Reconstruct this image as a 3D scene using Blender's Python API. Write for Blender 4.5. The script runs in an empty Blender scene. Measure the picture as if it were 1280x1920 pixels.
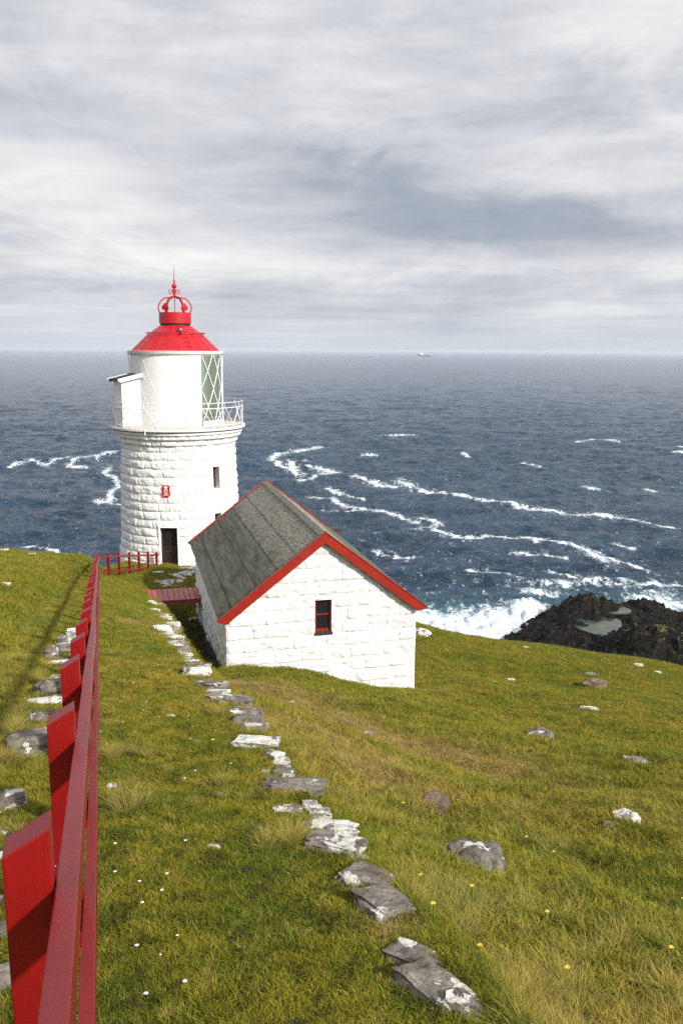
import bpy, bmesh, math, random
import numpy as np
from mathutils import Vector, Matrix

# ------------------------------------------------------------------ camera, sky, sun
scene = bpy.context.scene
R_ = math.radians
F = 1600.0                      # focal length for a 1280 wide picture
TH = math.atan(304 / 1600)      # camera looks down
RO = R_(0.38)                   # slight roll
SEA = -50.0
f0 = np.array([0, math.cos(TH), -math.sin(TH)])
u0 = np.array([0, math.sin(TH), math.cos(TH)])
r0 = np.array([1.0, 0, 0])
RT = math.cos(RO) * r0 + math.sin(RO) * u0
UP = -math.sin(RO) * r0 + math.cos(RO) * u0

cam = bpy.data.cameras.new('camera')
co = bpy.data.objects.new('camera', cam)
scene.collection.objects.link(co)
cam.sensor_fit = 'HORIZONTAL'
cam.sensor_width = 24
cam.lens = 30
cam.clip_start = 0.05
cam.clip_end = 120000
co.matrix_world = Matrix(((RT[0], UP[0], -f0[0], 0), (RT[1], UP[1], -f0[1], 0), (RT[2], UP[2], -f0[2], 0), (0, 0, 0, 1)))
scene.camera = co

SUN_AZ, SUN_EL = R_(47), R_(32)       # azimuth from -Y (behind the camera) towards +X
SD = np.array([math.sin(SUN_AZ) * math.cos(SUN_EL), -math.cos(SUN_AZ) * math.cos(SUN_EL), math.sin(SUN_EL)])
sl = bpy.data.lights.new('sun', 'SUN')
sl.energy = 5.0
sl.angle = R_(3.0)
sl.color = (1.0, 0.95, 0.87)
so = bpy.data.objects.new('sun', sl)
scene.collection.objects.link(so)
so.rotation_euler = Vector(SD).to_track_quat('Z', 'Y').to_euler()

scene.view_settings.view_transform = 'Standard'
scene.view_settings.look = 'None'
scene.view_settings.exposure = 0.2
scene.view_settings.gamma = 1
scene.cycles.use_denoising = False     # keeps the fine grass and water crisp, leaves a light grain
scene.cycles.max_bounces = 6
scene.cycles.transparent_max_bounces = 12
scene.cycles.volume_bounces = 1
scene.cycles.sample_clamp_indirect = 3
scene.cycles.sample_clamp_direct = 2.2


class NT:
    """small helper to wire shader nodes"""
    def __init__(s, tree):
        s.t = tree
        s.t.nodes.clear()

    def n(s, kind, ins=None, **props):
        nd = s.t.nodes.new(kind)
        for k, v in props.items():
            setattr(nd, k, v)
        for k, v in (ins or {}).items():
            sock = nd.inputs[k]
            if isinstance(v, bpy.types.NodeSocket):
                s.t.links.new(v, sock)
            elif isinstance(v, bpy.types.Node):
                s.t.links.new(v.outputs[0], sock)
            else:
                if sock.type == 'RGBA' and not isinstance(v, (int, float)) and len(v) == 3:
                    v = (*v, 1)
                sock.default_value = v
        return nd

    def m(s, op, a, b=0.0, c=0.0, clamp=False):
        return s.n('ShaderNodeMath', {0: a, 1: b, 2: c}, operation=op, use_clamp=clamp).outputs[0]

    def noise(s, vec, scale, detail=4, rough=.55, dist=0, out=0):
        return s.n('ShaderNodeTexNoise', {'Vector': vec, 'Scale': scale, 'Detail': detail, 'Roughness': rough, 'Distortion': dist}).outputs[out]

    def ramp(s, fac, lo, hi, a=0.0, b=1.0, smooth=True):
        nd = s.n('ShaderNodeMapRange', {0: fac, 1: lo, 2: hi, 3: a, 4: b}, interpolation_type='SMOOTHSTEP' if smooth else 'LINEAR')
        return nd.outputs[0]

    def mix(s, fac, a, b):
        nd = s.n('ShaderNodeMix', data_type='RGBA')
        for i, v in ((0, fac), (6, a), (7, b)):
            if isinstance(v, bpy.types.NodeSocket):
                s.t.links.new(v, nd.inputs[i])
            else:
                nd.inputs[i].default_value = v if isinstance(v, (int, float)) else (*v, 1)
        return nd.outputs[2]

    def mapv(s, vec, scale=(1, 1, 1), rot=(0, 0, 0), loc=(0, 0, 0)):
        return s.n('ShaderNodeMapping', {'Vector': vec, 'Scale': scale, 'Rotation': rot, 'Location': loc}).outputs[0]


# world: Nishita sky seen through gaps, procedural cloud deck over it
world = bpy.data.worlds.new('World')
scene.world = world
world.use_nodes = True
W = NT(world.node_tree)
tc = W.n('ShaderNodeTexCoord').outputs['Generated']
sep = W.n('ShaderNodeSeparateXYZ', {0: tc})
X, Y, Z = sep.outputs
zz = W.m('ADD', W.m('MAXIMUM', Z, 0.0), 0.035)
px = W.m('DIVIDE', X, zz)
py = W.m('DIVIDE', Y, zz)
pl = W.n('ShaderNodeCombineXYZ', {0: px, 1: py, 2: 0.0}).outputs[0]
skyn = W.n('ShaderNodeTexSky', sky_type='NISHITA', sun_disc=False, sun_elevation=SUN_EL, sun_rotation=math.pi - SUN_AZ)
n1 = W.noise(W.mapv(pl, (0.26, 0.36, 1), (0, 0, R_(18)), (3.1, 1.7, 0)), 1.0, 8, .55, .35)
n2 = W.noise(W.mapv(pl, (0.9, 1.3, 1), (0, 0, R_(-12)), (8.1, 4.7, 2)), 1.0, 7, .62, .3)
n3 = W.noise(W.mapv(tc, (1.6, 1.6, 9), (0, 0, 0), (1, 5, 2)), 1.5, 8, .60, .6)
n4 = W.noise(W.mapv(tc, (3.0, 3.0, 6), (0, R_(24), 0), (4, 1, 2)), 1.6, 9, .64, .9)
n5 = W.noise(W.mapv(tc, (2.2, 2.2, 7), (0, R_(-14), 0), (7, 3, 5)), 3.4, 9, .66, .7)


def blob(cx, cz, sx, sz, tilt):
    """soft elongated cloud mass around one direction (x/y, z/y)"""
    yy = W.m('MAXIMUM', Y, 0.05)
    qx = W.m('SUBTRACT', W.m('DIVIDE', X, yy), cx)
    qz = W.m('SUBTRACT', W.m('DIVIDE', Z, yy), cz)
    wob = W.m('MULTIPLY', W.m('SUBTRACT', n4, .5), 2.6 * sz)
    qz = W.m('ADD', qz, wob)
    c, s_ = math.cos(tilt), math.sin(tilt)
    ax = W.m('ADD', W.m('MULTIPLY', qx, c / sx), W.m('MULTIPLY', qz, s_ / sx))
    az = W.m('ADD', W.m('MULTIPLY', qx, -s_ / sz), W.m('MULTIPLY', qz, c / sz))
    d = W.m('ADD', W.m('MULTIPLY', ax, ax), W.m('MULTIPLY', az, az))
    return W.m('MULTIPLY', W.m('POWER', 2.718, W.m('MULTIPLY', d, -1.0)), W.ramp(Y, .1, .3))


dark = blob(0.12, 0.160, 0.27, 0.038, R_(-13))
dark2 = blob(0.14, 0.125, 0.12, 0.020, R_(-8))
dark3 = blob(0.36, 0.13, 0.16, 0.022, R_(-4))
lite = blob(-0.30, 0.155, 0.22, 0.05, R_(-8))
lite2 = blob(0.34, 0.36, 0.16, 0.09, 0.0)
lite3 = blob(0.10, 0.10, 0.5, 0.018, 0.0)
v = W.m('MULTIPLY', W.m('SUBTRACT', n1, .5), 0.75)
v = W.m('ADD', v, W.m('MULTIPLY', W.m('SUBTRACT', n2, .5), 0.30))
v = W.m('ADD', v, W.m('MULTIPLY', W.m('SUBTRACT', n3, .5), 0.80))
v = W.m('ADD', v, W.m('MULTIPLY', W.m('SUBTRACT', n4, .5), 0.55))
v = W.m('ADD', v, W.m('MULTIPLY', W.m('SUBTRACT', n5, .5), 0.50))
v = W.m('ADD', v, 0.62)
for b_, a_ in ((dark, -.25), (dark2, -.18), (dark3, -.14), (lite, .30), (lite2, .22), (lite3, .24)):
    v = W.m('ADD', v, W.m('MULTIPLY', b_, a_))
cr = W.n('ShaderNodeValToRGB', {0: v})
e = cr.color_ramp.elements
e[0].position = 0.02; e[0].color = (.28, .335, .42, 1)
e[1].position = 1.0; e[1].color = (.83, .82, .805, 1)
for p_, c_ in ((.30, (.37, .405, .47)), (.56, (.545, .56, .605)), (.78, (.70, .705, .72))):
    el = e.new(p_); el.color = (*c_, 1)
hz_ = W.ramp(Z, 0.0, 0.075, 1.0, 0.0)
cl = W.mix(W.m('MULTIPLY', hz_, .75), cr.outputs[0], (.57, .605, .655))
gapmask = W.m('MULTIPLY', W.ramp(n2, .60, .75), W.ramp(Z, .45, .9))
skyc = W.n('ShaderNodeVectorMath', {0: skyn.outputs[0], 1: (.1, .1, .1)}, operation='MULTIPLY').outputs[0]
col = W.mix(gapmask, cl, skyc)
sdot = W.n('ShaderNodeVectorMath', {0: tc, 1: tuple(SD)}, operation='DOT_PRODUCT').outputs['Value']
fill_glow = W.m('MULTIPLY_ADD', W.m('POWER', W.m('MAXIMUM', sdot, 0.0), 2.0), 1.4, 1.0)   # cloud deck brightened round the sun behind the camera, added as fill light
bg = W.n('ShaderNodeBackground', {'Color': col, 'Strength': fill_glow})
W.n('ShaderNodeOutputWorld', {'Surface': bg})

# ------------------------------------------------------------------ helpers
rng = np.random.default_rng(7)
random.seed(7)


def unp(u, v, y=None):
    """pixel of the 1280x1920 picture -> direction, or the point at distance y ahead"""
    d = (u - 640) / F * RT + (960 - v) / F * UP + f0
    return d if y is None else d * (y / d[1])


def sea_pt(u, v):
    d = unp(u, v)
    return d * (SEA / d[2])


def hsh(ix, iy, iz, s):
    h = (ix.astype(np.int64) * 374761393 + iy.astype(np.int64) * 668265263 + iz.astype(np.int64) * 2147483647 + s * 1274126177) & 0xffffffff
    h = ((h ^ (h >> 13)) * 1274126177) & 0xffffffff
    h = ((h ^ (h >> 16)) * 2246822519) & 0xffffffff
    return ((h ^ (h >> 15)) & 0xffffff) / float(0xffffff)


def vnoise(x, y, z=None, s=0):
    """value noise in -1..1"""
    x = np.asarray(x, float); y = np.asarray(y, float)
    if z is None:
        z = np.zeros_like(x)
    ix, iy, iz = np.floor(x), np.floor(y), np.floor(z)
    fx, fy, fz = x - ix, y - iy, z - iz
    fx, fy, fz = [q * q * q * (q * (q * 6 - 15) + 10) for q in (fx, fy, fz)]
    r = 0
    for a in (0, 1):
        for b in (0, 1):
            for c in (0, 1):
                w = (fx if a else 1 - fx) * (fy if b else 1 - fy) * (fz if c else 1 - fz)
                r = r + w * hsh(ix + a, iy + b, iz + c, s)
    return r * 2 - 1


def fbm(x, y, z=None, o=4, s=0, g=.5, l=2.03):
    r, a, t = 0, 1.0, 0
    k = 1.0
    for i in range(o):
        r = r + a * vnoise(np.asarray(x) * k + i * 17.3, np.asarray(y) * k + i * 9.1, None if z is None else np.asarray(z) * k, s + i)
        t += a; a *= g; k *= l
    return r / t


def sst(a, b, x):
    t = np.clip((x - a) / (b - a), 0, 1)
    return t * t * (3 - 2 * t)


def tag(o, label=None, cat=None, group=None, kind=None):
    if label: o['label'] = label
    if cat: o['category'] = cat
    if group: o['group'] = group
    if kind: o['kind'] = kind
    return o


def empty(name, loc=(0, 0, 0), rz=0.0):
    o = bpy.data.objects.new(name, None)
    o.location = loc
    o.rotation_euler = (0, 0, rz)
    scene.collection.objects.link(o)
    return o


def link(name, me, mat, parent=None, smooth=False):
    if mat is not None:
        me.materials.append(mat)
    if smooth:
        me.polygons.foreach_set('use_smooth', np.ones(len(me.polygons), bool))
    me.update()
    o = bpy.data.objects.new(name, me)
    scene.collection.objects.link(o)
    if parent is not None:
        o.parent = parent
    return o


def mesh_np(name, V, Fq, mat, parent=None, smooth=True, attrs=None):
    me = bpy.data.meshes.new(name)
    V = np.asarray(V, np.float32); Fq = np.asarray(Fq, np.int32)
    k = Fq.shape[1]
    me.vertices.add(len(V)); me.vertices.foreach_set('co', V.ravel())
    me.loops.add(Fq.size); me.loops.foreach_set('vertex_index', Fq.ravel())
    me.polygons.add(len(Fq)); me.polygons.foreach_set('loop_start', np.arange(0, Fq.size, k, dtype=np.int32))
    me.update(calc_edges=True)
    for an, av in (attrs or {}).items():
        at = me.attributes.new(an, 'FLOAT', 'POINT')
        at.data.foreach_set('value', np.asarray(av, np.float32).ravel())
    return link(name, me, mat, parent, smooth)


def grid_faces(nr, nc, wrap=False):
    i = np.arange(nr - 1)[:, None]
    j = np.arange(nc if wrap else nc - 1)[None, :]
    j2 = (j + 1) % nc
    a = i * nc + j; b = i * nc + j2; c = (i + 1) * nc + j2; d = (i + 1) * nc + j
    return np.stack([a, b, c, d], -1).reshape(-1, 4)


class MB:
    """collects shapes into one mesh"""
    def __init__(s):
        s.v = []; s.f = []

    def add(s, vs, fs):
        k = len(s.v)
        s.v += [tuple(p) for p in vs]
        s.f += [tuple(i + k for i in f) for f in fs]
        return s

    def box(s, x0, x1, y0, y1, z0, z1, M=None):
        vs = [(x, y, z) for z in (z0, z1) for y in (y0, y1) for x in (x0, x1)]
        if M is not None: vs = [M @ Vector(p) for p in vs]
        return s.add(vs, [(0, 2, 3, 1), (4, 5, 7, 6), (0, 1, 5, 4), (2, 6, 7, 3), (0, 4, 6, 2), (1, 3, 7, 5)])

    def prism(s, poly, a0, a1, fn):
        """poly: 2D outline, swept from a0 to a1; fn(p, a)->3D"""
        n = len(poly)
        vs = [fn(p, a0) for p in poly] + [fn(p, a1) for p in poly]
        fs = [tuple(range(n))[::-1], tuple(range(n, 2 * n))] + [(i, (i + 1) % n, n + (i + 1) % n, n + i) for i in range(n)]
        return s.add(vs, fs)

    def tube(s, pts, r, n=6, closed=False, cap=True):
        pts = [Vector(p) for p in pts]
        rr = r if isinstance(r, (list, tuple)) else [r] * len(pts)
        k = len(pts); vs = []
        nrm = None
        for i, p in enumerate(pts):
            if closed:
                t = (pts[(i + 1) % k] - pts[i - 1]).normalized()
            else:
                t = (pts[min(i + 1, k - 1)] - pts[max(i - 1, 0)]).normalized()
            if nrm is None:
                nrm = t.orthogonal().normalized()
            nrm = (nrm - t * nrm.dot(t)).normalized()
            bi = t.cross(nrm)
            for j in range(n):
                a = 2 * math.pi * (j + .5) / n
                vs.append(p + (nrm * math.cos(a) + bi * math.sin(a)) * rr[i])
        fs = []
        for i in range(k if closed else k - 1):
            i2 = (i + 1) % k
            for j in range(n):
                j2 = (j + 1) % n
                fs.append((i * n + j, i * n + j2, i2 * n + j2, i2 * n + j))
        if not closed and cap:
            fs.append(tuple(range(n))[::-1]); fs.append(tuple(range((k - 1) * n, k * n)))
        return s.add(vs, fs)

    def lathe(s, prof, n=48, a0=0.0, a1=2 * math.pi, c=(0, 0)):
        full = abs(a1 - a0 - 2 * math.pi) < 1e-6
        m = n if full else n + 1
        vs = [(c[0] + r * math.cos(a0 + (a1 - a0) * j / n), c[1] + r * math.sin(a0 + (a1 - a0) * j / n), z) for r, z in prof for j in range(m)]
        fs = []
        for i in range(len(prof) - 1):
            for j in range(n):
                j2 = (j + 1) % m
                fs.append((i * m + j, i * m + j2, (i + 1) * m + j2, (i + 1) * m + j))
        return s.add(vs, fs)

    def build(s, name, mat, parent=None, smooth=False, bevel=0.0, auto=None):
        me = bpy.data.meshes.new(name)
        me.from_pydata(s.v, [], s.f)
        bm = bmesh.new(); bm.from_mesh(me)
        bmesh.ops.recalc_face_normals(bm, faces=bm.faces)
        if bevel:
            bmesh.ops.bevel(bm, geom=[e for e in bm.edges if e.is_manifold and e.calc_face_angle(0) > .5], offset=bevel, segments=2, affect='EDGES', profile=.6)
        bm.to_mesh(me); bm.free()
        o = link(name, me, mat, parent, smooth)
        if auto is not None:
            me.polygons.foreach_set('use_smooth', np.ones(len(me.polygons), bool))
            me.set_sharp_from_angle(angle=R_(auto))
        return o


def material(name):
    m = bpy.data.materials.new(name)
    m.use_nodes = True
    return m, NT(m.node_tree)


def finish(N, bsdf, disp=None):
    N.n('ShaderNodeOutputMaterial', {'Surface': bsdf})


def bump(N, h, strength=.5, dist=.02):
    return N.n('ShaderNodeBump', {'Height': h, 'Strength': strength, 'Distance': dist}).outputs[0]


def simple(name, col, rough=.6, var=.12, nscale=6, bumpd=.002, bscale=60, metallic=0.0, dirt=None, coat=0.0):
    m, N = material(name)
    oc = N.n('ShaderNodeTexCoord').outputs['Object']
    nz = N.noise(oc, nscale, 5, .6)
    a = tuple(min(1, c * (1 - var)) for c in col); b = tuple(min(1, c * (1 + var)) for c in col)
    c = N.mix(N.ramp(nz, .3, .7), a, b)
    if dirt:
        c = N.mix(N.m('MULTIPLY', N.ramp(N.noise(oc, dirt[1], 6, .65, .5), dirt[2], dirt[2] + .12), dirt[3]), c, dirt[0])
    bp = bump(N, N.noise(oc, bscale, 3, .6), .6, bumpd)
    p = N.n('ShaderNodeBsdfPrincipled', {'Base Color': c, 'Roughness': rough, 'Normal': bp, 'Metallic': metallic, 'Coat Weight': coat})
    finish(N, p)
    return m


# ------------------------------------------------------------------ materials
def mat_white_stone():
    m, N = material('white_painted_stone')
    oc = N.n('ShaderNodeTexCoord').outputs['Object']
    c = N.mix(N.ramp(N.noise(oc, 1.3, 5, .6), .35, .7), (.64, .64, .625), (.71, .71, .695))
    c = N.mix(N.m('MULTIPLY', N.ramp(N.noise(N.mapv(oc, (3, 3, .8)), 2.0, 6, .7, .4), .60, .80), .35), c, (.58, .58, .52))
    h = N.m('ADD', N.noise(oc, 9, 6, .6), N.m('MULTIPLY', N.noise(oc, 40, 4, .6), .3))
    p = N.n('ShaderNodeBsdfPrincipled', {'Base Color': c, 'Roughness': .62, 'Normal': bump(N, h, .5, .035)})
    finish(N, p)
    return m


def mat_side_wall():
    m, N = material('weathered_white_rubble')
    oc = N.n('ShaderNodeTexCoord').outputs['Object']
    sp = N.n('ShaderNodeSeparateXYZ', {0: oc})
    c = N.mix(N.ramp(N.noise(oc, 3.0, 6, .7, .6), .50, .66), (.84, .85, .87), (.70, .71, .74))
    c = N.mix(N.m('MULTIPLY', N.ramp(N.noise(oc, 11, 5, .7, .3), .58, .66), .5), c, (.40, .41, .44))
    # bare dark foundation stone under a ragged paint line that drops with the hillside
    line = N.m('ADD', N.m('MULTIPLY', sp.outputs[1], -.115), N.m('MULTIPLY', N.m('SUBTRACT', N.noise(oc, 2.6, 5, .7), .5), .9))
    line = N.m('ADD', line, -.28)
    bare = N.m('LESS_THAN', sp.outputs[2], line)
    c = N.mix(bare, c, N.mix(N.noise(oc, 5, 5, .6), (.02, .022, .018), (.09, .085, .07)))
    p = N.n('ShaderNodeBsdfPrincipled', {'Base Color': c, 'Roughness': .8, 'Normal': bump(N, N.noise(oc, 8, 6, .65), .8, .05)})
    finish(N, p)
    return m


def mat_rock(name, base, darkc, lichen, amt, thr):
    m, N = material(name)
    oc = N.n('ShaderNodeTexCoord').outputs['Object']
    rnd = N.n('ShaderNodeObjectInfo').outputs['Random']
    off = N.n('ShaderNodeVectorMath', {0: oc, 1: N.n('ShaderNodeCombineXYZ', {0: N.m('MULTIPLY', rnd, 37.0), 1: N.m('MULTIPLY', rnd, 91.0), 2: 0.0}).outputs[0]}, operation='ADD').outputs[0]
    c = N.mix(N.ramp(N.noise(off, 5, 7, .7, .3), .38, .64), darkc, base)
    c = N.mix(N.m('MULTIPLY', N.ramp(N.noise(off, 26, 4, .6), .55, .7), .5), c, tuple(q * .45 for q in darkc))
    l = N.m('MAXIMUM', N.ramp(N.noise(off, 3.4, 7, .60, .5), thr, thr + .02), N.ramp(N.noise(off, 11.0, 4, .55, .2), thr + .06, thr + .08))
    l = N.m('MULTIPLY', l, amt)
    c = N.mix(l, c, N.mix(N.noise(off, 30, 3, .6), tuple(q * .8 for q in lichen), lichen))
    yl = N.m('MULTIPLY', N.ramp(N.noise(off, 8, 5, .7, .3), .62, .70), .45)
    c = N.mix(yl, c, (.22, .19, .10))
    h = N.m('ADD', N.noise(off, 9, 7, .7), N.m('MULTIPLY', l, .12))
    p = N.n('ShaderNodeBsdfPrincipled', {'Base Color': c, 'Specular IOR Level': .2, 'Roughness': .9, 'Normal': bump(N, N.m('ADD', h, N.m('MULTIPLY', N.n('ShaderNodeTexVoronoi', {'Vector': off, 'Scale': 9.0}, feature='DISTANCE_TO_EDGE').outputs[0], .5)), 1.0, .06)})
    finish(N, p)
    return m


def mat_sea_rock():
    m, N = material('dark_sea_rock')
    g = N.n('ShaderNodeNewGeometry')
    oc = g.outputs['Position']
    up = N.n('ShaderNodeSeparateXYZ', {0: g.outputs['Normal']}).outputs[2]
    hz = N.n('ShaderNodeSeparateXYZ', {0: oc}).outputs[2]
    c = N.mix(N.ramp(N.noise(oc, .5, 7, .7, .5), .4, .62), (.005, .0045, .004), (.020, .016, .012))
    c = N.mix(N.m('MULTIPLY', N.ramp(N.noise(oc, 1.7, 6, .7, .5), .55, .64), .8), c, (.085, .062, .042))
    moss = N.m('MULTIPLY', N.m('MULTIPLY', N.ramp(up, .72, .9), N.ramp(N.noise(oc, .32, 4, .6), .46, .56)), N.ramp(hz, -44.2, -43.2))
    c = N.mix(moss, c, (.16, .17, .03))
    p = N.n('ShaderNodeBsdfPrincipled', {'Base Color': c, 'Roughness': .6, 'Specular IOR Level': .12, 'Normal': bump(N, N.noise(oc, 1.3, 9, .78), 1.0, 1.1)})
    finish(N, p)
    return m


def mat_roof_felt():
    m, N = material('mossy_roofing_felt')
    oc = N.n('ShaderNodeTexCoord').outputs['Object']
    sp = N.n('ShaderNodeSeparateXYZ', {0: oc})
    hz = sp.outputs[2]
    st = N.noise(N.mapv(oc, (3.0, .35, 3.0)), 1.6, 6, .65, .6)
    c = N.mix(N.ramp(st, .36, .62), (.030, .034, .023), (.112, .110, .076))
    c = N.mix(N.m('MULTIPLY', N.ramp(N.noise(oc, 1.3, 5, .6), .45, .65), .6), c, (.085, .088, .078))
    crust = N.m('MULTIPLY', N.ramp(N.noise(oc, 17, 5, .75, .2), .48, .53), N.ramp(N.m('ADD', hz, N.m('MULTIPLY', N.m('SUBTRACT', N.noise(oc, 2, 4, .6), .5), 1.4)), 2.9, 3.6, .05, .95))
    c = N.mix(crust, c, (.36, .34, .27))
    c = N.mix(N.ramp(N.noise(oc, 13, 5, .7), .60, .68, 0.0, .8), c, (.022, .022, .018))
    p = N.n('ShaderNodeBsdfPrincipled', {'Base Color': c, 'Roughness': .9, 'Normal': bump(N, N.m('ADD', N.noise(oc, 24, 5, .7), N.m('MULTIPLY', st, .6)), .7, .03)})
    finish(N, p)
    return m


def mat_red(name, col, dark, grain=True, rough=.38):
    m, N = material(name)
    oc = N.n('ShaderNodeTexCoord').outputs['Object']
    c = N.mix(N.ramp(N.noise(oc, 2.3, 5, .6), .3, .7), dark, col)
    h = N.noise(N.mapv(oc, (60, 60, 3)) if grain else oc, 1.6 if grain else 20, 5, .6, .3)
    chip = N.ramp(N.noise(oc, 22, 3, .5), .745, .76)
    c = N.mix(N.m('MULTIPLY', chip, .8), c, (.62, .55, .5))
    p = N.n('ShaderNodeBsdfPrincipled', {'Base Color': c, 'Roughness': rough, 'Normal': bump(N, h, .5, .004)})
    finish(N, p)
    return m


def grass_color(N, pos, inst=False):
    """patchwork of lush, olive, straw and bare brown areas, shared by soil and blades"""
    big = N.noise(pos, .33, 5, .62, .4)
    mid = N.noise(pos, 1.5, 6, .66, .5)
    fine = N.noise(pos, 6.5, 5, .68, .4)
    tiny = N.noise(pos, 21.0, 3, .6, .2)
    c = N.mix(N.ramp(mid, .40, .58), (.080, .128, .006), (.225, .212, .012))
    c = N.mix(N.ramp(big, .44, .60), c, N.mix(N.ramp(mid, .38, .60), (.150, .160, .007), (.33, .25, .032)))
    c = N.mix(N.m('MULTIPLY', N.ramp(fine, .55, .66), .75), c, (.40, .31, .075))
    c = N.mix(N.m('MULTIPLY', N.ramp(fine, .49, .40), .85), c, (.012, .026, .0015))
    c = N.mix(N.m('MULTIPLY', N.ramp(tiny, .60, .70), .45), c, (.52, .43, .16))
    at = N.n('ShaderNodeAttribute', attribute_name='dry', attribute_type='INSTANCER' if inst else 'GEOMETRY').outputs['Fac']
    c = N.mix(N.m('MULTIPLY', at, .85), c, N.mix(N.ramp(fine, .4, .6), (.27, .165, .065), (.46, .31, .14)))
    return c


def mat_ground():
    m, N = material('turf_and_soil')
    pos = N.n('ShaderNodeNewGeometry').outputs['Position']
    c = grass_color(N, pos)
    c = N.mix(N.m('MULTIPLY', N.ramp(N.noise(pos, 38, 3, .7), .42, .62), .65), c, (.030, .040, .006))
    cl = N.n('ShaderNodeAttribute', attribute_name='bare').outputs['Fac']
    c = N.mix(cl, c, N.mix(N.noise(pos, 2.5, 6, .7), (.03, .024, .018), (.12, .085, .055)))
    h = N.m('ADD', N.noise(pos, 14, 6, .7), N.m('MULTIPLY', N.noise(pos, 60, 3, .6), .4))
    p = N.n('ShaderNodeBsdfPrincipled', {'Base Color': c, 'Roughness': .95, 'Specular IOR Level': .1, 'Normal': bump(N, h, 1.0, .06)})
    finish(N, p)
    return m


def mat_blades():
    m, N = material('grass_blades')
    pos = N.n('ShaderNodeNewGeometry').outputs['Position']
    rnd = N.n('ShaderNodeObjectInfo').outputs['Random']
    c = grass_color(N, pos, True)
    c = N.mix(N.m('MULTIPLY', N.ramp(rnd, .0, 1.0, 0, 1, False), .38), c, N.mix(N.ramp(N.noise(pos, 50, 2, .5), .35, .65), (.08, .155, .006), (.30, .27, .035)))
    tip = N.n('ShaderNodeAttribute', attribute_name='tip').outputs['Fac']
    lg = N.n('ShaderNodeAttribute', attribute_name='long').outputs['Fac']
    c = N.mix(N.m('MULTIPLY', N.m('MULTIPLY', tip, lg), .75), c, (.52, .41, .13))
    d = N.n('ShaderNodeBsdfPrincipled', {'Base Color': c, 'Roughness': .8, 'Specular IOR Level': .06})
    t = N.n('ShaderNodeBsdfTranslucent', {'Color': c})
    mx = N.n('ShaderNodeMixShader', {0: .30, 1: d.outputs[0], 2: t.outputs[0]})
    finish(N, mx)
    return m


def mat_sea():
    m, N = material('sea_water')
    pos = N.n('ShaderNodeNewGeometry').outputs['Position']
    foam = N.n('ShaderNodeAttribute', attribute_name='foam').outputs['Fac']
    turq = N.n('ShaderNodeAttribute', attribute_name='turq').outputs['Fac']
    big = N.noise(N.mapv(pos, (.006, .0022, 1)), 1.0, 4, .55, .3)
    water = N.mix(N.ramp(big, .35, .65), (.006, .027, .056), (.012, .042, .080))
    water = N.mix(N.m('MULTIPLY', turq, .8), water, (.05, .17, .20))
    fn = N.noise(N.mapv(pos, (.55, .22, 1), (0, 0, .3)), 1.0, 8, .72, .8)
    fn2 = N.noise(N.mapv(pos, (1.9, .9, 1)), 1.0, 6, .7, .6)
    k = N.m('ADD', N.m('MULTIPLY', fn, .7), N.m('MULTIPLY', fn2, .3))
    f = N.m('ADD', foam, N.m('SUBTRACT', N.m('MULTIPLY_ADD', k, 3.4, -1.2), 1.0))
    f = N.m('MULTIPLY', N.ramp(f, -.22, .42), .96)
    c = N.mix(f, water, N.mix(N.ramp(fn, .35, .65), (.42, .52, .57), (.80, .83, .85)))
    cd = N.n('ShaderNodeVectorMath', {0: pos}, operation='LENGTH').outputs['Value']
    w1 = N.noise(N.mapv(pos, (.10, .16, 1), (0, 0, .35)), 1.0, 8, .62, .5)
    w2 = N.noise(N.mapv(pos, (.45, .8, 1), (0, 0, .2)), 1.0, 6, .65, .6)
    w3 = N.noise(N.mapv(pos, (.018, .04, 1), (0, 0, .25)), 1.0, 5, .6, .5)
    h = N.m('ADD', N.m('MULTIPLY', w1, 3.2), N.m('MULTIPLY', w2, .85))
    h = N.m('ADD', h, N.m('MULTIPLY', w3, 9.0))
    fd = N.m('DIVIDE', 1.0, N.m('ADD', 1.0, N.m('DIVIDE', cd, 900.0)))
    fd = N.m('MULTIPLY', fd, N.m('SUBTRACT', 1.0, N.m('MULTIPLY', f, .75)))
    nb = N.n('ShaderNodeBump', {'Height': h, 'Strength': fd, 'Distance': 1.15}).outputs[0]
    ro = N.m('ADD', .21, N.m('MULTIPLY', f, .6))
    p = N.n('ShaderNodeBsdfPrincipled', {'Base Color': c, 'Roughness': ro, 'IOR': 1.33, 'Normal': nb})
    finish(N, p)
    return m


M = {}
M['stone_white'] = mat_white_stone()
M['side_wall'] = mat_side_wall()
M['white'] = simple('white_metal_paint', (.70, .70, .685), .42, .03, 3, .002, 20, dirt=((.55, .52, .42), 4, .62, .25))
M['white_wood'] = simple('white_painted_wood', (.70, .70, .685), .5, .03, 3, .002, 30)
M['gallery'] = simple('stained_gallery_deck', (.46, .41, .36), .8, .2, 3, .004, 20)
M['felt'] = mat_roof_felt()
M['red_roof'] = mat_red('red_metal_roof_paint', (.42, .004, .010), (.33, .003, .008), False, .34)
M['red_trim'] = mat_red('red_bargeboard_paint', (.27, .014, .005), (.21, .010, .004), True, .42)
M['red_fence'] = mat_red('red_fence_paint', (.205, .003, .0035), (.150, .0022, .0027), True, .38)
M['red_deck'] = mat_red('faded_red_deck_paint', (.36, .055, .070), (.27, .038, .05), True, .5)
M['black'] = simple('black_roofing', (.012, .012, .013), .75, .2)
M['dark_wood'] = simple('dark_brown_door_wood', (.022, .009, .006), .45, .3, 4, .003, 30)
M['frame_wood'] = simple('brown_window_wood', (.10, .035, .018), .5, .2)
M['reveal'] = simple('white_painted_reveal', (.76, .76, .74), .6, .04)
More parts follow.
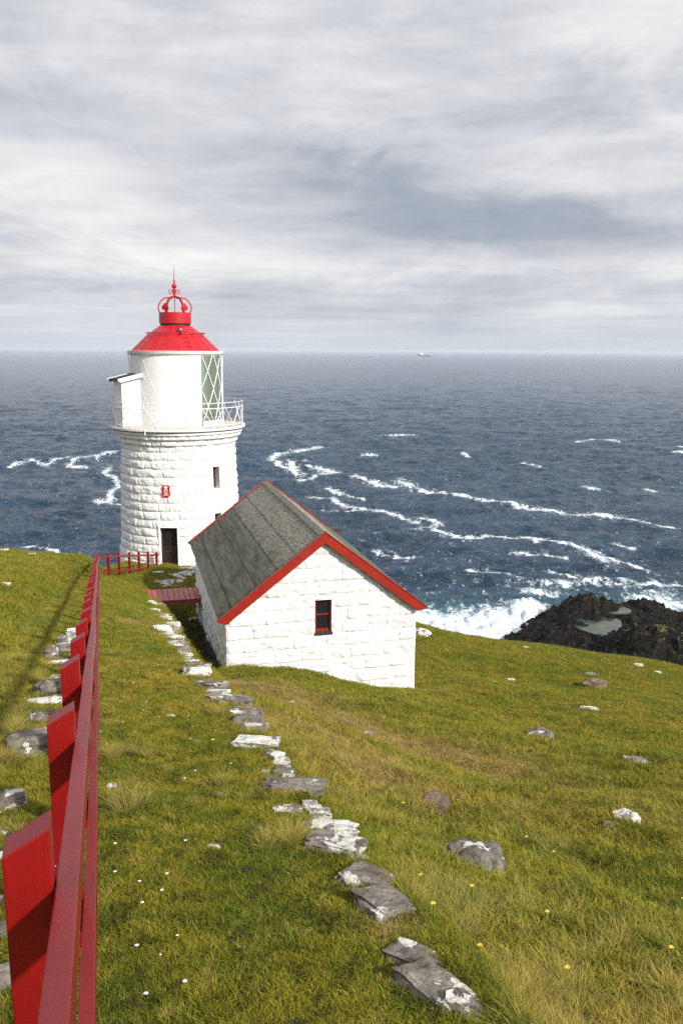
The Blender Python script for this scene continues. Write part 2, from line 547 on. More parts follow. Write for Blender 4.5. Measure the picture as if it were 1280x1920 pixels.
M['sill_stone'] = simple('grey_door_step_stone', (.20, .19, .165), .85, .25, 5, .01, 14)
M['sign_red'] = simple('sign_red_enamel', (.40, .003, .008), .3, .05)
M['sign_white'] = simple('sign_white_enamel', (.80, .76, .70), .35, .03)
M['rock_grey'] = mat_rock('grey_lichened_stone', (.27, .238, .20), (.12, .105, .088), (.74, .72, .66), .95, .575)
M['rock_white'] = mat_rock('white_lichened_stone', (.34, .32, .28), (.13, .12, .105), (.74, .72, .66), .95, .47)
M['rock_brown'] = mat_rock('brown_stone', (.24, .18, .13), (.12, .085, .06), (.52, .50, .45), .6, .66)
M['sea_rock'] = mat_sea_rock()
M['ground'] = mat_ground()
M['blades'] = mat_blades()
M['sea'] = mat_sea()
M['hull'] = simple('dark_ship_hull', (.010, .016, .05), .5, .1)
M['ship_white'] = simple('white_ship_paint', (.8, .8, .78), .5, .05)
M['lens'] = simple('green_lens_glass', (.10, .13, .06), .12, .3, 3, .01, 10, coat=.8)
M['petal'] = simple('white_petals', (.62, .62, .56), .7, .03)
M['yellow'] = simple('yellow_petals', (.72, .55, .06), .7, .1)
M['dung'] = simple('dark_sheep_dung', (.014, .010, .007), .8, .3)
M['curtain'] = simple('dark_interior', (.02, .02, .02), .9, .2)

gm, N = material('window_glass')
finish(N, N.n('ShaderNodeBsdfPrincipled', {'Base Color': (.012, .014, .016), 'Roughness': .06, 'IOR': 1.5}))
M['glass_dark'] = gm
gm, N = material('lantern_glass')
tr = N.n('ShaderNodeBsdfTransparent', {'Color': (.86, .92, .85)})
gl = N.n('ShaderNodeBsdfGlossy', {'Color': (.9, .95, .9), 'Roughness': .03})
fr = N.n('ShaderNodeFresnel', {'IOR': 1.6})
mx = N.n('ShaderNodeMixShader', {0: N.m('ADD', fr.outputs[0], .08), 1: tr.outputs[0], 2: gl.outputs[0]})
pale_mix = N.n('ShaderNodeMixShader', {0: .22, 1: mx.outputs[0], 2: N.n('ShaderNodeBsdfDiffuse', {'Color': (.42, .52, .38)}).outputs[0]})   # pale green diffuse share mixed into the glass so the panes look paler
finish(N, pale_mix)
M['glass_clear'] = gm
pm, N = material('rock_pool_water')
pp = N.n('ShaderNodeNewGeometry').outputs['Position']
finish(N, N.n('ShaderNodeBsdfPrincipled', {'Base Color': N.mix(N.ramp(N.noise(pp, .35, 4, .6), .4, .65), (.035, .045, .045), (.07, .08, .035)), 'Roughness': .12, 'IOR': 1.38, 'Normal': bump(N, N.noise(pp, 3, 4, .6), .4, .05)}))
M['pool'] = pm

# ------------------------------------------------------------------ terrain
def xf(y):      # fence line
    return -.20 - .29 * y


def xw(y):      # stone edge line
    y = np.asarray(y, float)
    return np.interp(y, [-12, 0, 2.7, 4.6, 7.7, 11.8, 15.3, 21, 28, 34, 40, 60], [4.2, 1.22, .48, -.02, -.82, -2.02, -3.0, -4.40, -6.22, -7.85, -9.4, -14])


def zfence(y):
    return np.interp(y, [-12, 0, 11.5, 30, 38, 44, 50, 60, 90], [1.2, -1.75, -4.5, -8.5, -10.25, -11.3, -11.7, -14, -30])


def zwall(y):
    return np.interp(y, [-12, 0, 34, 38, 44, 50, 60, 90], [1.3, -1.7, -10.2, -10.75, -11.4, -11.7, -14, -30])


def tps_fit(P):
    P = np.array(P, float)
    n = len(P)
    d = np.hypot(P[:, None, 0] - P[None, :, 0], P[:, None, 1] - P[None, :, 1])
    K = np.where(d > 0, d * d * np.log(d + 1e-12), 0) + np.eye(n) * .02
    A = np.zeros((n + 3, n + 3))
    A[:n, :n] = K
    A[:n, n] = 1; A[:n, n + 1:] = P[:, :2]
    A[n, :n] = 1; A[n + 1:, :n] = P[:, :2].T
    s = np.linalg.solve(A, np.concatenate([P[:, 2], [0, 0, 0]]))

    def ev(x, y):
        x = np.asarray(x, float); y = np.asarray(y, float)
        r = s[n] + s[n + 1] * x + s[n + 2] * y
        for i in range(n):
            d2 = (x - P[i, 0]) ** 2 + (y - P[i, 1]) ** 2
            r = r + s[i] * .5 * d2 * np.log(d2 + 1e-12)
        return r
    return ev


RC = [(1.3, -8, .3), (6, -8, -.4), (14, -8, -1.4), (1.6, 0, -1.95), (5, 0, -2.4), (12, 0, -3.3),
      (.75, 2.6, -2.60), (.25, 4.6, -3.1), (-.55, 7.7, -3.95), (-1.65, 11.8, -5.05), (-2.5, 15.3, -6.6), (-3.0, 19, -7.75), (-4.0, 21, -8.9),
      (-5.6, 28, -10.9), (-7.2, 34, -12.3), (-3.65, 26, -10.33), (-4.2, 28, -10.85), (-5.0, 31, -11.8), (-5.7, 33.5, -12.3), (-6.5, 37, -12.0),
      (-.6, 26.6, -10.95), (2.5, 27.6, -11.5), (-2.2, 23, -9.0), (0, 20, -8.5), (3, 20, -9.0), (4.5, 30, -12.0),
      (-6, 40, -11.5), (-7.5, 44, -11.6), (-9, 44.6, -11.5), (-9.8, 41, -10.95), (-12, 48, -12.2), (-6, 50, -12.3), (-2, 46, -13.5)]
for u, v, y in ((785, 1178, 43), (850, 1192, 46), (1000, 1214, 50), (1130, 1243, 50), (1280, 1262, 48), (1115, 1283, 37), (900, 1290, 33), (1250, 1330, 27), (1013, 1382, 19.5),
                (800, 1340, 19), (1280, 1440, 13.5), (900, 1480, 11.5), (640, 1400, 11.2), (1172, 1542, 8.6), (888, 1640, 6.3), (1280, 1750, 4.6), (1000, 1800, 3.9), (1400, 1900, 3.5)):
    p = unp(u, v, y)
    RC.append(tuple(p))
RC += [(30, 45, -23.3), (34, 30, -17.5), (22, 15, -10.5), (16, 60, -25)]
tpsR = tps_fit(RC)


def ycrest(x):
    return np.interp(x, [-60, -30, -22, -14.8, -13, -12.0, -10.8, -5, 1, 4, 6.3, 12, 16, 20, 30, 60], [24, 30, 33, 36.5, 38.5, 42, 52, 54, 47, 43.5, 46, 50, 50.5, 48.5, 46, 40])


def ground(x, y, bumps=True):
    x = np.asarray(x, float); y = np.asarray(y, float)
    a, b = xf(y), xw(y)
    t = np.clip((x - a) / (b - a), -.3, 1.3)
    P = zfence(y) * (1 - t) + zwall(y) * t
    Rr = tpsR(x, y)
    wid = .34 + np.clip(y - 35, 0, 8) * .9
    off = np.clip(y - 35, 0, 8) * -.3
    w = sst(0, 1, (x - b - .03 - off) / wid)
    z = P * (1 - w) + Rr * w
    d = a - x
    bank = np.interp(d, [0, .25, .5, .75, 1.12, 1.36, 1.9, 4.0, 8, 30], [0, 0, -.18, -.56, -.64, -.30, .10, 1.12, 1.6, 2.2])
    bank2 = np.interp(d, [0, .25, .55, .85, 1.15, 2.0, 4.0, 8, 30], [0, 0, -.16, -.42, -.30, .72, .98, 1.3, 1.8])
    wf = sst(16, 34, y)
    bank = bank * (1 - wf) + bank2 * wf
    far = np.interp(y, [0, 8, 36, 60], [.75, .9, 1.1, 1.1])
    bank = np.where(d > .25, bank * far, bank)
    flat = sst(46, 40, y)
    fill = np.interp(d, [0, .3, .8, 2.0, 3.0], [0, .45, .75, .9, 1.0])
    bank = np.where(d > 0, np.maximum(bank, fill * sst(33, 38.5, y)), bank)
    z = np.where(d > 0, zfence(y) + bank * flat, z)
    if bumps:
        rs = sst(.2, 2.0, x - b)
        z = z + fbm(x * .9, y * .9, o=3, s=3) * (.03 + .09 * rs) + fbm(x * 3.6, y * 3.6, o=4, s=9, g=.6) * (.018 + .060 * rs)
        z = z + sst(.1, .6, vnoise(x * 1.9, y * 1.9, s=13)) * .07 * np.maximum(rs, sst(1.0, 1.8, d)) * sst(46, 30, y)
        z = z + fbm(x * .3, y * .3, o=2, s=5) * .10 * np.clip(y / 12, 0, 1) * np.where(d > 1, 1.3, rs)
    tt = np.maximum(y - ycrest(x) - fbm(x * .25, x * .0 + 3, o=3, s=31) * .8, 0)
    z = z - (.42 * tt + .10 * tt * tt)
    return np.maximum(z, SEA - 6)


def hit(u, v):
    """where the view ray of a pixel meets the ground"""
    d = unp(u, v); d = d / d[1]
    ys = np.concatenate([np.arange(1.0, 12, .02), np.arange(12, 62, .04)])
    g = ground(d[0] * ys, ys)
    k = np.nonzero(d[2] * ys <= g)[0]
    y = ys[k[0]] if len(k) else 45.0
    return np.array([d[0] * y, y, float(ground(d[0] * y, y))])


def gz(x, y):
    return float(ground(x, y))


# polar ground sheet centred behind the camera, dense where the camera is near
pc = (0.0, -6.0)
rad = np.concatenate([[.2, 2.0, 4.0, 5.5], 6.2 * (1.0062 ** np.arange(0, 470))])
rad = rad[rad < 112]
rad = np.concatenate([rad, [116, 124, 140, 170]])
azi = np.concatenate([np.linspace(-100, -42, 40)[:-1], np.linspace(-42, 42, 620), np.linspace(42, 100, 40)[1:]])
A, Rr_ = np.meshgrid(np.radians(azi), rad)
GX = pc[0] + np.sin(A) * Rr_; GY = pc[1] + np.cos(A) * Rr_
GZ = ground(GX, GY)
GZ[-3:, :] = SEA - 8


def dry_map(x, y):
    """trodden brown band and worn patches, real wear of the turf"""
    r = np.zeros_like(x)
    for pts, wd, am in DRY:
        for (x0, y0), (x1, y1) in zip(pts[:-1], pts[1:]):
            dx, dy = x1 - x0, y1 - y0
            t = np.clip(((x - x0) * dx + (y - y0) * dy) / (dx * dx + dy * dy + 1e-9), 0, 1)
            dd = np.hypot(x - x0 - t * dx, y - y0 - t * dy)
            r = np.maximum(r, am * np.exp(-(dd / wd) ** 2))
    n = fbm(x * 1.4, y * 1.4, o=4, s=21)
    return np.clip(r * (1 + 1.1 * n), 0, 1)


DRY = []
for pts, wd, am in (([(440, 1285), (520, 1310), (600, 1350), (690, 1385), (800, 1420), (880, 1440)], 1.15, 1.1),
                    ([(560, 1380), (640, 1420), (720, 1470)], .8, .8),
                    ([(1080, 1500), (1180, 1520), (1280, 1560)], .7, .35),
                    ([(235, 1165), (268, 1180)], .35, .7),
                    ([(790, 1300), (840, 1305)], .5, .5),
                    ([(718, 1735), (735, 1760)], .10, 1.0)):
    DRY.append(([tuple(hit(*p)[:2]) for p in pts], wd, am))
dryv = dry_map(GX, GY)
slope_bare = sst(1.0, 2.2, np.maximum(GY - ycrest(GX) - 4, 0) * .3)
step = np.exp(-((GX - xw(GY) - .16) / .16) ** 2) * sst(38, 34, GY) * .75
gro = mesh_np('ground', np.stack([GX, GY, GZ], -1).reshape(-1, 3), grid_faces(*GX.shape)[:, ::-1], M['ground'], attrs={'dry': dryv, 'bare': np.clip(slope_bare + step, 0, 1)})
tag(gro, kind='structure')

# ------------------------------------------------------------------ sea
tn = np.concatenate([np.linspace(1 / 75, 1 / 330, 520), np.linspace(1 / 330, 1 / 46000, 330)[1:]])
ry = 1 / tn
az = np.concatenate([np.linspace(-85, -31, 30)[:-1], np.linspace(-31, 31, 900), np.linspace(31, 85, 30)[1:]])
A, RY = np.meshgrid(np.radians(az), ry)
SX = np.tan(np.clip(A, -1.45, 1.45)) * RY
SY = RY + 0 * SX
cell = np.gradient(ry)[:, None] + 0 * SX
SZ = np.zeros_like(SX)
for i, (wl, am, ang) in enumerate(((38, .8, .25), (19, .5, -.2), (9.5, .34, .4), (5.2, .20, .05), (2.9, .12, -.3))):
    c, s_ = math.cos(ang), math.sin(ang)
    p = (SX * c + SY * s_) / (wl * 1.7); q = (-SX * s_ + SY * c) / wl
    w = vnoise(p * 2, q * 2, s=50 + i)
    w = 1 - 2 * np.abs(w) if i < 4 else w
    SZ += am * w * sst(1.2, .35, cell / wl)
# pixel position of each sea vertex, used to lay the foam streaks where they drift
den = SX * f0[0] + SY * f0[1] + SEA * f0[2]
PU = 640 + F * (SX * RT[0] + SY * RT[1] + SEA * RT[2]) / den
PV = 960 - F * (SX * UP[0] + SY * UP[1] + SEA * UP[2]) / den
foam = np.zeros_like(SX)
ST = [([(596, 842), (545, 850), (516, 855), (507, 863), (525, 873), (545, 883), (562, 893)], 5, 1.0), ([(546, 869), (551, 885), (560, 892)], 7, 1.0), ([(546, 868), (572, 866)], 3, .8),
      ([(575, 877), (600, 881), (632, 887), (603, 890), (585, 900), (562, 905)], 5, 1.0), ([(665, 898), (690, 905), (740, 912), (762, 907), (790, 918), (850, 930), (920, 942), (1000, 955), (1080, 968), (1150, 975), (1220, 985), (1285, 993)], 4.5, .95),
      ([(750, 904), (770, 912)], 7, .9), ([(585, 932), (620, 938), (650, 950), (700, 962), (740, 970), (780, 985)], 5, .95), ([(785, 975), (820, 988)], 6, .95), ([(778, 998), (805, 996), (835, 1005), (870, 1012)], 5, .95),
      ([(612, 920), (640, 925), (682, 938)], 3.5, .9), ([(585, 960), (640, 962), (670, 958)], 3, .75), ([(875, 1008), (930, 1008), (1000, 1015), (1040, 1022), (1090, 1032), (1130, 1048), (1160, 1060), (1215, 1070)], 3.5, .85),
      ([(1105, 1044), (1135, 1058)], 7, .95), ([(990, 1012), (1005, 1022)], 4, .9), ([(15, 877), (30, 871), (57, 866), (89, 871), (101, 866)], 3, .9), ([(101, 861), (138, 857), (181, 853), (219, 848)], 2.5, .85),
      ([(183, 860), (150, 861), (138, 867), (130, 875), (146, 877), (160, 878)], 4, .85), ([(205, 883), (193, 891), (213, 898), (223, 912), (221, 922), (205, 930), (207, 940), (185, 945)], 4.5, .9), ([(205, 946), (232, 946)], 2, .8),
      ([(705, 818), (775, 817)], 1.6, .95), ([(680, 857), (705, 855)], 2.5, .9), ([(868, 852), (892, 859)], 2.4, .9), ([(980, 870), (1010, 878)], 2.4, .8), ([(1080, 830), (1110, 827), (1160, 830)], 1.8, .95), ([(1095, 918), (1120, 922)], 3, .85), ([(1210, 918), (1225, 922)], 3, .85), ([(1268, 838), (1290, 836)], 2, .9), ([(1262, 850), (1290, 852)], 2, .9),
      ([(960, 1040), (1010, 1045), (1060, 1050)], 3, .66), ([(880, 1075), (950, 1080), (1000, 1090)], 3, .66), ([(700, 1040), (760, 1050), (800, 1046)], 3, .64), ([(1100, 1085), (1200, 1095), (1290, 1100)], 4, .66), ([(0, 1040), (60, 1030), (130, 1045)], 2.5, .62), ([(1150, 1028), (1190, 1032)], 3, .75), ([(1030, 1072), (1080, 1080)], 3, .7)]
for pts, wd, am in ST:
    for (x0, y0), (x1, y1) in zip(pts[:-1], pts[1:]):
        dx, dy = x1 - x0, y1 - y0
        bx = (PU > min(x0, x1) - 40) & (PU < max(x0, x1) + 40) & (PV > min(y0, y1) - 25) & (PV < max(y0, y1) + 25)
        U, V_ = PU[bx], PV[bx]
        t = np.clip(((U - x0) * dx + (V_ - y0) * dy) / (dx * dx + dy * dy), 0, 1)
        dd = np.hypot((U - x0 - t * dx) * .45, V_ - y0 - t * dy)
        foam[bx] = np.maximum(foam[bx], am * .84 * np.exp(-(dd / (wd * .78)) ** 1.3 * .95))


def ell(cx, cy, rx, ry_, p=1.0):
    return np.exp(-(((PU - cx) / rx) ** 2 + ((PV - cy) / ry_) ** 2) ** p)


surf = np.maximum.reduce([ell(880, 1192, 130, 42, 2), ell(985, 1165, 50, 28, 2), ell(950, 1185, 120, 40, 2), ell(800, 1165, 60, 18, 1.2) * .8, ell(1215, 1124, 60, 14, 1.3) * .66, ell(1280, 1136, 50, 12, 1.3) * .7, ell(1010, 1112, 50, 8) * .5, ell(1100, 1098, 120, 6) * .45])
foam = np.clip(np.maximum(foam, surf * 1.0), 0, 1.3)
foam += .10 * np.clip(vnoise(SX / 60, SY / 60, s=77), 0, 1) + .10 * sst(940, 1100, PV) + .05
turq = np.clip(np.maximum.reduce([ell(815, 1150, 75, 22, 1.3) * .8, ell(900, 1175, 150, 42, 1.5) * .6, ell(1060, 1118, 70, 14) * .6, ell(1220, 1122, 90, 22, 1.5) * .5]), 0, 1)
chop = sst(.45, .95, surf)
SZ += chop * (.9 * np.abs(vnoise(SX / 2.2, SY / 2.2, s=88)) + .2 * np.abs(vnoise(SX / .9, SY / .9, s=89)))
spl = ell(985, 1150, 26, 15, 1.3)
SZ += spl * (1.0 + 1.0 * np.abs(vnoise(SX / 1.6, SY / 3.0, s=91)))
sea = mesh_np('sea', np.stack([SX, SY, SEA + SZ], -1).reshape(-1, 3), grid_faces(*SX.shape)[:, ::-1], M['sea'], attrs={'foam': foam, 'turq': turq})
tag(sea, kind='structure')

# ------------------------------------------------------------------ sea rock
gx, gy = np.meshgrid(np.linspace(24, 92, 420), np.linspace(104, 172, 420))
RK = []
for u, v, y in ((975, 1207, 133), (1000, 1188, 138), (1040, 1165, 143), (1062, 1145, 147), (1075, 1126, 150), (1110, 1119, 151), (1132, 1126, 150), (1148, 1133, 151), (1180, 1136, 151), (1215, 1131, 150), (1245, 1147, 149), (1285, 1162, 148), (1340, 1170, 146),
                (1060, 1175, 137), (1030, 1195, 133), (1085, 1150, 142), (1090, 1195, 131), (1130, 1176, 139), (1110, 1190, 135), (1165, 1147, 146), (1145, 1150, 145), (1200, 1160, 144), (1240, 1172, 141), (1270, 1180, 140), (1160, 1186, 134), (1120, 1205, 130),
                (1180, 1183, 128), (1230, 1187, 127), (1285, 1190, 126), (1340, 1195, 125), (1190, 1192, 123), (1260, 1200, 121)):
    RK.append(tuple(unp(u, v, y)))
RK += [(26, 130, -53), (25, 145, -53), (30, 120, -54), (38, 112, -54), (48, 108, -53), (60, 106, -52), (75, 104, -52), (35, 160, -54), (48, 166, -54), (60, 168, -54), (75, 166, -53), (88, 160, -52), (90, 130, -46), (90, 112, -50),
       (38, 122, -49.5), (46, 117, -49.5)]
rk = tps_fit(RK)
rz = rk(gx, gy)
nn = 1 - np.abs(fbm(gx * .22, gy * .22, o=5, s=61, g=.55)) * 2
blk = np.round(fbm(gx * .35, gy * .3, o=3, s=66) * 5) / 5
near_pool = np.exp(-(((gx - unp(1135, 1180, 138)[0]) / 4.0) ** 2 + ((gy - 138) / 6) ** 2)) * 1.2
rz = rz + (nn - .6) * 1.7 * (1 - .6 * near_pool) + blk * .9 * (1 - .7 * near_pool) + fbm(gx * 1.3, gy * 1.3, o=3, s=70) * .6
rock = empty('sea_rock', (unp(1150, 1190, 138)[0], 138, SEA))
ro = mesh_np('rock_mass', np.stack([gx - rock.location.x, gy - rock.location.y, rz - SEA], -1).reshape(-1, 3), grid_faces(*gx.shape), M['sea_rock'], rock)
tag(rock, 'rugged black rock mass in the white surf beyond the meadow edge', 'sea rock')


def pool(cu, cv, y, ru, ry_, dz):
    c = unp(cu, cv, y)
    n = 40
    vs = [(c[0] - rock.location.x + math.cos(a) * ru * (1 + .25 * math.sin(3 * a + cu)), c[1] - rock.location.y + math.sin(a) * ry_ * (1 + .2 * math.cos(2 * a)), c[2] - SEA + dz) for a in np.linspace(0, 2 * math.pi, n, endpoint=False)]
    vs += [(p[0], p[1], p[2] - .3) for p in vs]
    MB().add(vs, [tuple(range(n)), tuple(range(2 * n - 1, n - 1, -1))] + [(i, i + n, (i + 1) % n + n, (i + 1) % n) for i in range(n)]).build('rock_pool', M['pool'], rock)


pool(1130, 1183, 137.5, 4.0, 6.2, .75)
pool(1152, 1149, 146, 2.2, 3.2, .7)

# ------------------------------------------------------------------ rock-faced wall relief
def relief(s, h, H=.44, W_=.78, seed=0, bulge=.045, groove=.03, edge=.07):
    row = np.floor(h / H)
    fy = h / H - row
    q = s / W_ + hsh(row, row * 0, row * 0, seed) * 7 + .5 * row
    i = np.floor(q)
    j = lambda k: k + (hsh(k, row, row * 0, seed + 5) - .5) * .55
    i = np.where(q < j(i), i - 1, i)
    i = np.where(q >= j(i + 1), i + 1, i)
    dx = np.minimum(q - j(i), j(i + 1) - q) * W_ * 1.6
    dy = np.minimum(fy, 1 - fy) * H
    e = sst(0, edge, np.minimum(dx, dy))
    cen = sst(0, .2, np.minimum(dx, dy * 1.1))
    b = hsh(i, row, row * 0, seed + 9)
    n1 = fbm(s * 2.6 + b * 9, h * 3.4 + b * 5, o=4, s=seed + 11)
    n2 = 1 - 2 * np.abs(fbm(s * 3.2, h * 4.5, o=3, s=seed + 13))
    return -groove * (1 - e) + e * (bulge * (.35 + .65 * cen) * (.6 + .7 * b)) + e * (n1 * .040 + n2 * .024) + n1 * .008


# ------------------------------------------------------------------ hut
HR = math.atan2(.252, .968)
HW, HL = 6.38, 11.0
hx, hy, hzz = -3.65, 26.0, -10.1
hut = empty('stone_hut', (hx, hy, hzz), HR)
tag(hut, 'white painted stone hut with a mossy grey gable roof edged in red boards', 'hut')
EZ = 1.79          # wall head height above the near left corner
PT = math.tan(R_(37.9))
AP = EZ + HW / 2 * PT

# window opening in the near gable (local x, z)
wx0, wx1, wz0, wz1 = 2.90, 3.46, 0.95, 2.09


def wall_sheet(name, fn, s0, s1, h0, h1, top, hole, mat, seed, kw, parent, res=.035):
    ns = int((s1 - s0) / res); nh = int((h1 - h0) / res)
    S = np.linspace(s0, s1, ns); H_ = np.linspace(h0, h1, nh)
    if hole:
        for a in hole[:2]: S[np.argmin(abs(S - a))] = a
        for a in hole[2:]: H_[np.argmin(abs(H_ - a))] = a
    S2, H2 = np.meshgrid(S, H_)
    D = relief(S2 - s0, H2 - h0, seed=seed, **kw)
    ed = np.minimum(S2 - s0, s1 - S2)
    D = D * sst(0, .08, ed)
    if hole:
        q = np.maximum(np.maximum(hole[0] - S2, S2 - hole[1]), np.maximum(hole[2] - H2, H2 - hole[3]))
        D = D * sst(0.0, .07, q) + .01 * (1 - sst(0, .07, q))
    V = fn(S2, H2, D)
    Fq = grid_faces(*S2.shape)
    cs = S2.ravel()[Fq].mean(1); ch = H2.ravel()[Fq].mean(1)
    keep = ch < top(cs)
    if hole:
        keep &= ~((cs > hole[0]) & (cs < hole[1]) & (ch > hole[2]) & (ch < hole[3]))
    return V.reshape(-1, 3), Fq[keep]


tri = lambda s: EZ + (HW / 2 - np.abs(s - HW / 2)) * PT - .03
parts = []
kw = dict(H=.445, W_=.92, bulge=.022, groove=.022, edge=.040)
parts.append(wall_sheet('g', lambda s, h, d: np.stack([s, -d, h], -1), 0, HW, -2.2, AP, tri, (wx0, wx1, wz0, wz1), None, 1, kw, None))
parts.append(wall_sheet('r', lambda s, h, d: np.stack([HW + d, s, h], -1), 0, HL, -2.2, EZ, lambda s: s * 0 + 9, None, None, 3, kw, None, .07))
parts.append(wall_sheet('b', lambda s, h, d: np.stack([HW - s, HL + d, h], -1), 0, HW, -2.6, AP, tri, None, None, 4, kw, None, .07))
V = []; Fq = []; k = 0
for v_, f_ in parts:
    V.append(v_); Fq.append(f_ + k); k += len(v_)
mesh_np('wall', np.concatenate(V), np.concatenate(Fq), M['stone_white'], hut)
v_, f_ = wall_sheet('l', lambda s, h, d: np.stack([-d, HL - s, h], -1), 0, HL, -3.2, EZ, lambda s: s * 0 + 9, None, None, 2, dict(H=.40, W_=.7, bulge=.03, groove=.008, edge=.12), None, .045)
sw = mesh_np('side_wall', v_, f_, M['side_wall'], hut)
sw['label'] = 'shaded weathered side wall with bare dark footing'

# roof: overlapping felt sheets on both slopes
OH, OE = .20, .21            # gable and eave overhang
roofo = None
cs_, sn_ = math.cos(R_(37.9)), math.sin(R_(37.9))
L = (HW / 2 + OE) / cs_
mb = MB()
for side in (-1, 1):
    def rp(t, yv, up, side=side):
        # t along slope from eave (0) to ridge (L); up = offset normal to slope
        x = HW / 2 + side * (HW / 2 + OE - t * cs_) + side * up * sn_
        z = EZ - OE * PT + t * sn_ + up * cs_
        return (x, yv, z)
    fr_ = [0, .15, .39, .585, .77, 1.0]
    for i in range(5):
        a0, a1 = fr_[i] * L, fr_[i + 1] * L
        n = 60
        g = []
        for j in range(n + 1):
            yv = -OH + (HL + 2 * OH) * j / n
            w = lambda q: .012 * math.sin(j * .9 + q * 7 + i) * math.sin(j * .37 + i)
            lo = a0 - (.06 if i else 0) + w(1)
            g.append([rp(lo, yv, .05 + .016), rp((lo + a1) / 2, yv, .055 + w(2) * .6), rp(a1, yv, .048)])
        vs = [p for r_ in g for p in r_]
        fs = []
        for j in range(n):
            for q in range(2):
                fs.append((j * 3 + q, j * 3 + q + 1, (j + 1) * 3 + q + 1, (j + 1) * 3 + q))
        mb.add(vs, fs)
        # lap edge
        vs = []; fs = []
        for j in range(n + 1):
            p = g[j][0]; q = rp(a0 - (.06 if i else 0), -OH + (HL + 2 * OH) * j / n, .0)
            vs += [p, q]
        for j in range(n):
            fs.append((2 * j, 2 * j + 1, 2 * j + 3, 2 * j + 2))
        mb.add(vs, fs)
    # boarding below
    mb.prism([(0, 0), (L, 0), (L, .045), (0, .045)], -OH + .01, HL + OH - .01, lambda p, a: rp(p[0], a, p[1]))
roofo = mb.build('roof', M['felt'], hut)
MB().prism([(-.16, -.10), (0, .035), (.16, -.10), (.16, -.125), (0, .0), (-.16, -.125)], -OH - .005, HL + OH + .005,
           lambda p, a: (HW / 2 + p[0], a, EZ + HW / 2 * PT + .085 + p[1])).build('ridge_cap', M['felt'], roofo)
# bargeboards
for yb, th in ((-OH - .04, .04), (HL + OH, .04)):
    for side in (-1, 1):
        def bp_(t, n_, yv, side=side):
            x = HW / 2 + side * (HW / 2 + OE - t * cs_) + side * n_ * sn_
            z = EZ - OE * PT + t * sn_ + n_ * cs_
            return (x, yv, z)
        lo = -.19
        outline = [(-.05, .075), (-.05, .02), (.02, -.06), (.09, -.15), (.15, -.215), (.19, -.215), (.23, -.19), (L - .0 + lo * sn_ / cs_, lo), (L + .085 * sn_ / cs_, .085), (0, .085)]
        outline = [p for p in outline]
        MB().prism(outline, yb, yb + th, lambda p, a: bp_(p[0], p[1], a)).build('bargeboard', M['red_trim'], roofo, bevel=.004)
        MB().prism([(-.06, .086), (L + .12 * sn_ / cs_, .086), (L + .12 * sn_ / cs_, .115), (-.06, .115)], yb - .02, yb + th + .03, lambda p, a: bp_(p[0], p[1], a)).build('capping_strip', M['red_trim'], roofo)

# window
win = empty('window', (0, 0, 0)); win.parent = hut
mb = MB()
dpt = .17
mb.add([(wx0, -.02, wz0), (wx0, dpt, wz0), (wx0, dpt, wz1), (wx0, -.02, wz1)], [(0, 1, 2, 3)])
mb.add([(wx1, -.02, wz0), (wx1, dpt, wz0), (wx1, dpt, wz1), (wx1, -.02, wz1)], [(3, 2, 1, 0)])
mb.add([(wx0, -.02, wz1), (wx1, -.02, wz1), (wx1, dpt, wz1), (wx0, dpt, wz1)], [(0, 1, 2, 3)])
mb.add([(wx0, -.02, wz0), (wx1, -.02, wz0), (wx1, dpt, wz0), (wx0, dpt, wz0)], [(3, 2, 1, 0)])
mb.build('reveal', M['reveal'], win)
mb = MB()
fw = .065
mb.box(wx0, wx0 + fw, .10, .16, wz0 + .04, wz1); mb.box(wx1 - fw, wx1, .10, .16, wz0 + .04, wz1)
mb.box(wx0 + fw, wx1 - fw, .10, .16, wz1 - fw, wz1); mb.box(wx0 + fw, wx1 - fw, .10, .16, wz0 + .04, wz0 + .04 + fw + .02)
mid = wz0 + (wz1 - wz0) * .54
mb.box(wx0 + fw, wx1 - fw, .105, .155, mid - .02, mid + .02)
mb.build('frame', M['red_trim'], win)
for a, b in ((wz0 + .115, mid - .02), (mid + .02, wz1 - fw)):
    MB().box(wx0 + fw, wx1 - fw, .132, .138, a, b).build('pane', M['glass_dark'], win)
MB().box(wx0 - .01, wx1 + .03, -.06, .12, wz0 - .05, wz0 + .035).build('sill', M['curtain'], win, bevel=.006)
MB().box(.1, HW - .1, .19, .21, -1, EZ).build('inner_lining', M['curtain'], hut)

# ------------------------------------------------------------------ lighthouse
TX, TY = unp(338, 930, 48)[0], 48.0
TZ = -12.6
lh = empty('lighthouse', (TX, TY, TZ))
tag(lh, 'round white stone lighthouse with a red conical lantern roof and crown', 'lighthouse')
view = math.atan2(-TY, -TX)        # direction from the tower to the camera


def ang(deg):
    """angle on the tower, degrees to the right as seen from the camera"""
    return view + R_(deg)


def Tz(v, y=48.0):
    """height above tower base for picture row v at distance y"""
    d = unp(335, v, y)
    return d[2] - TZ


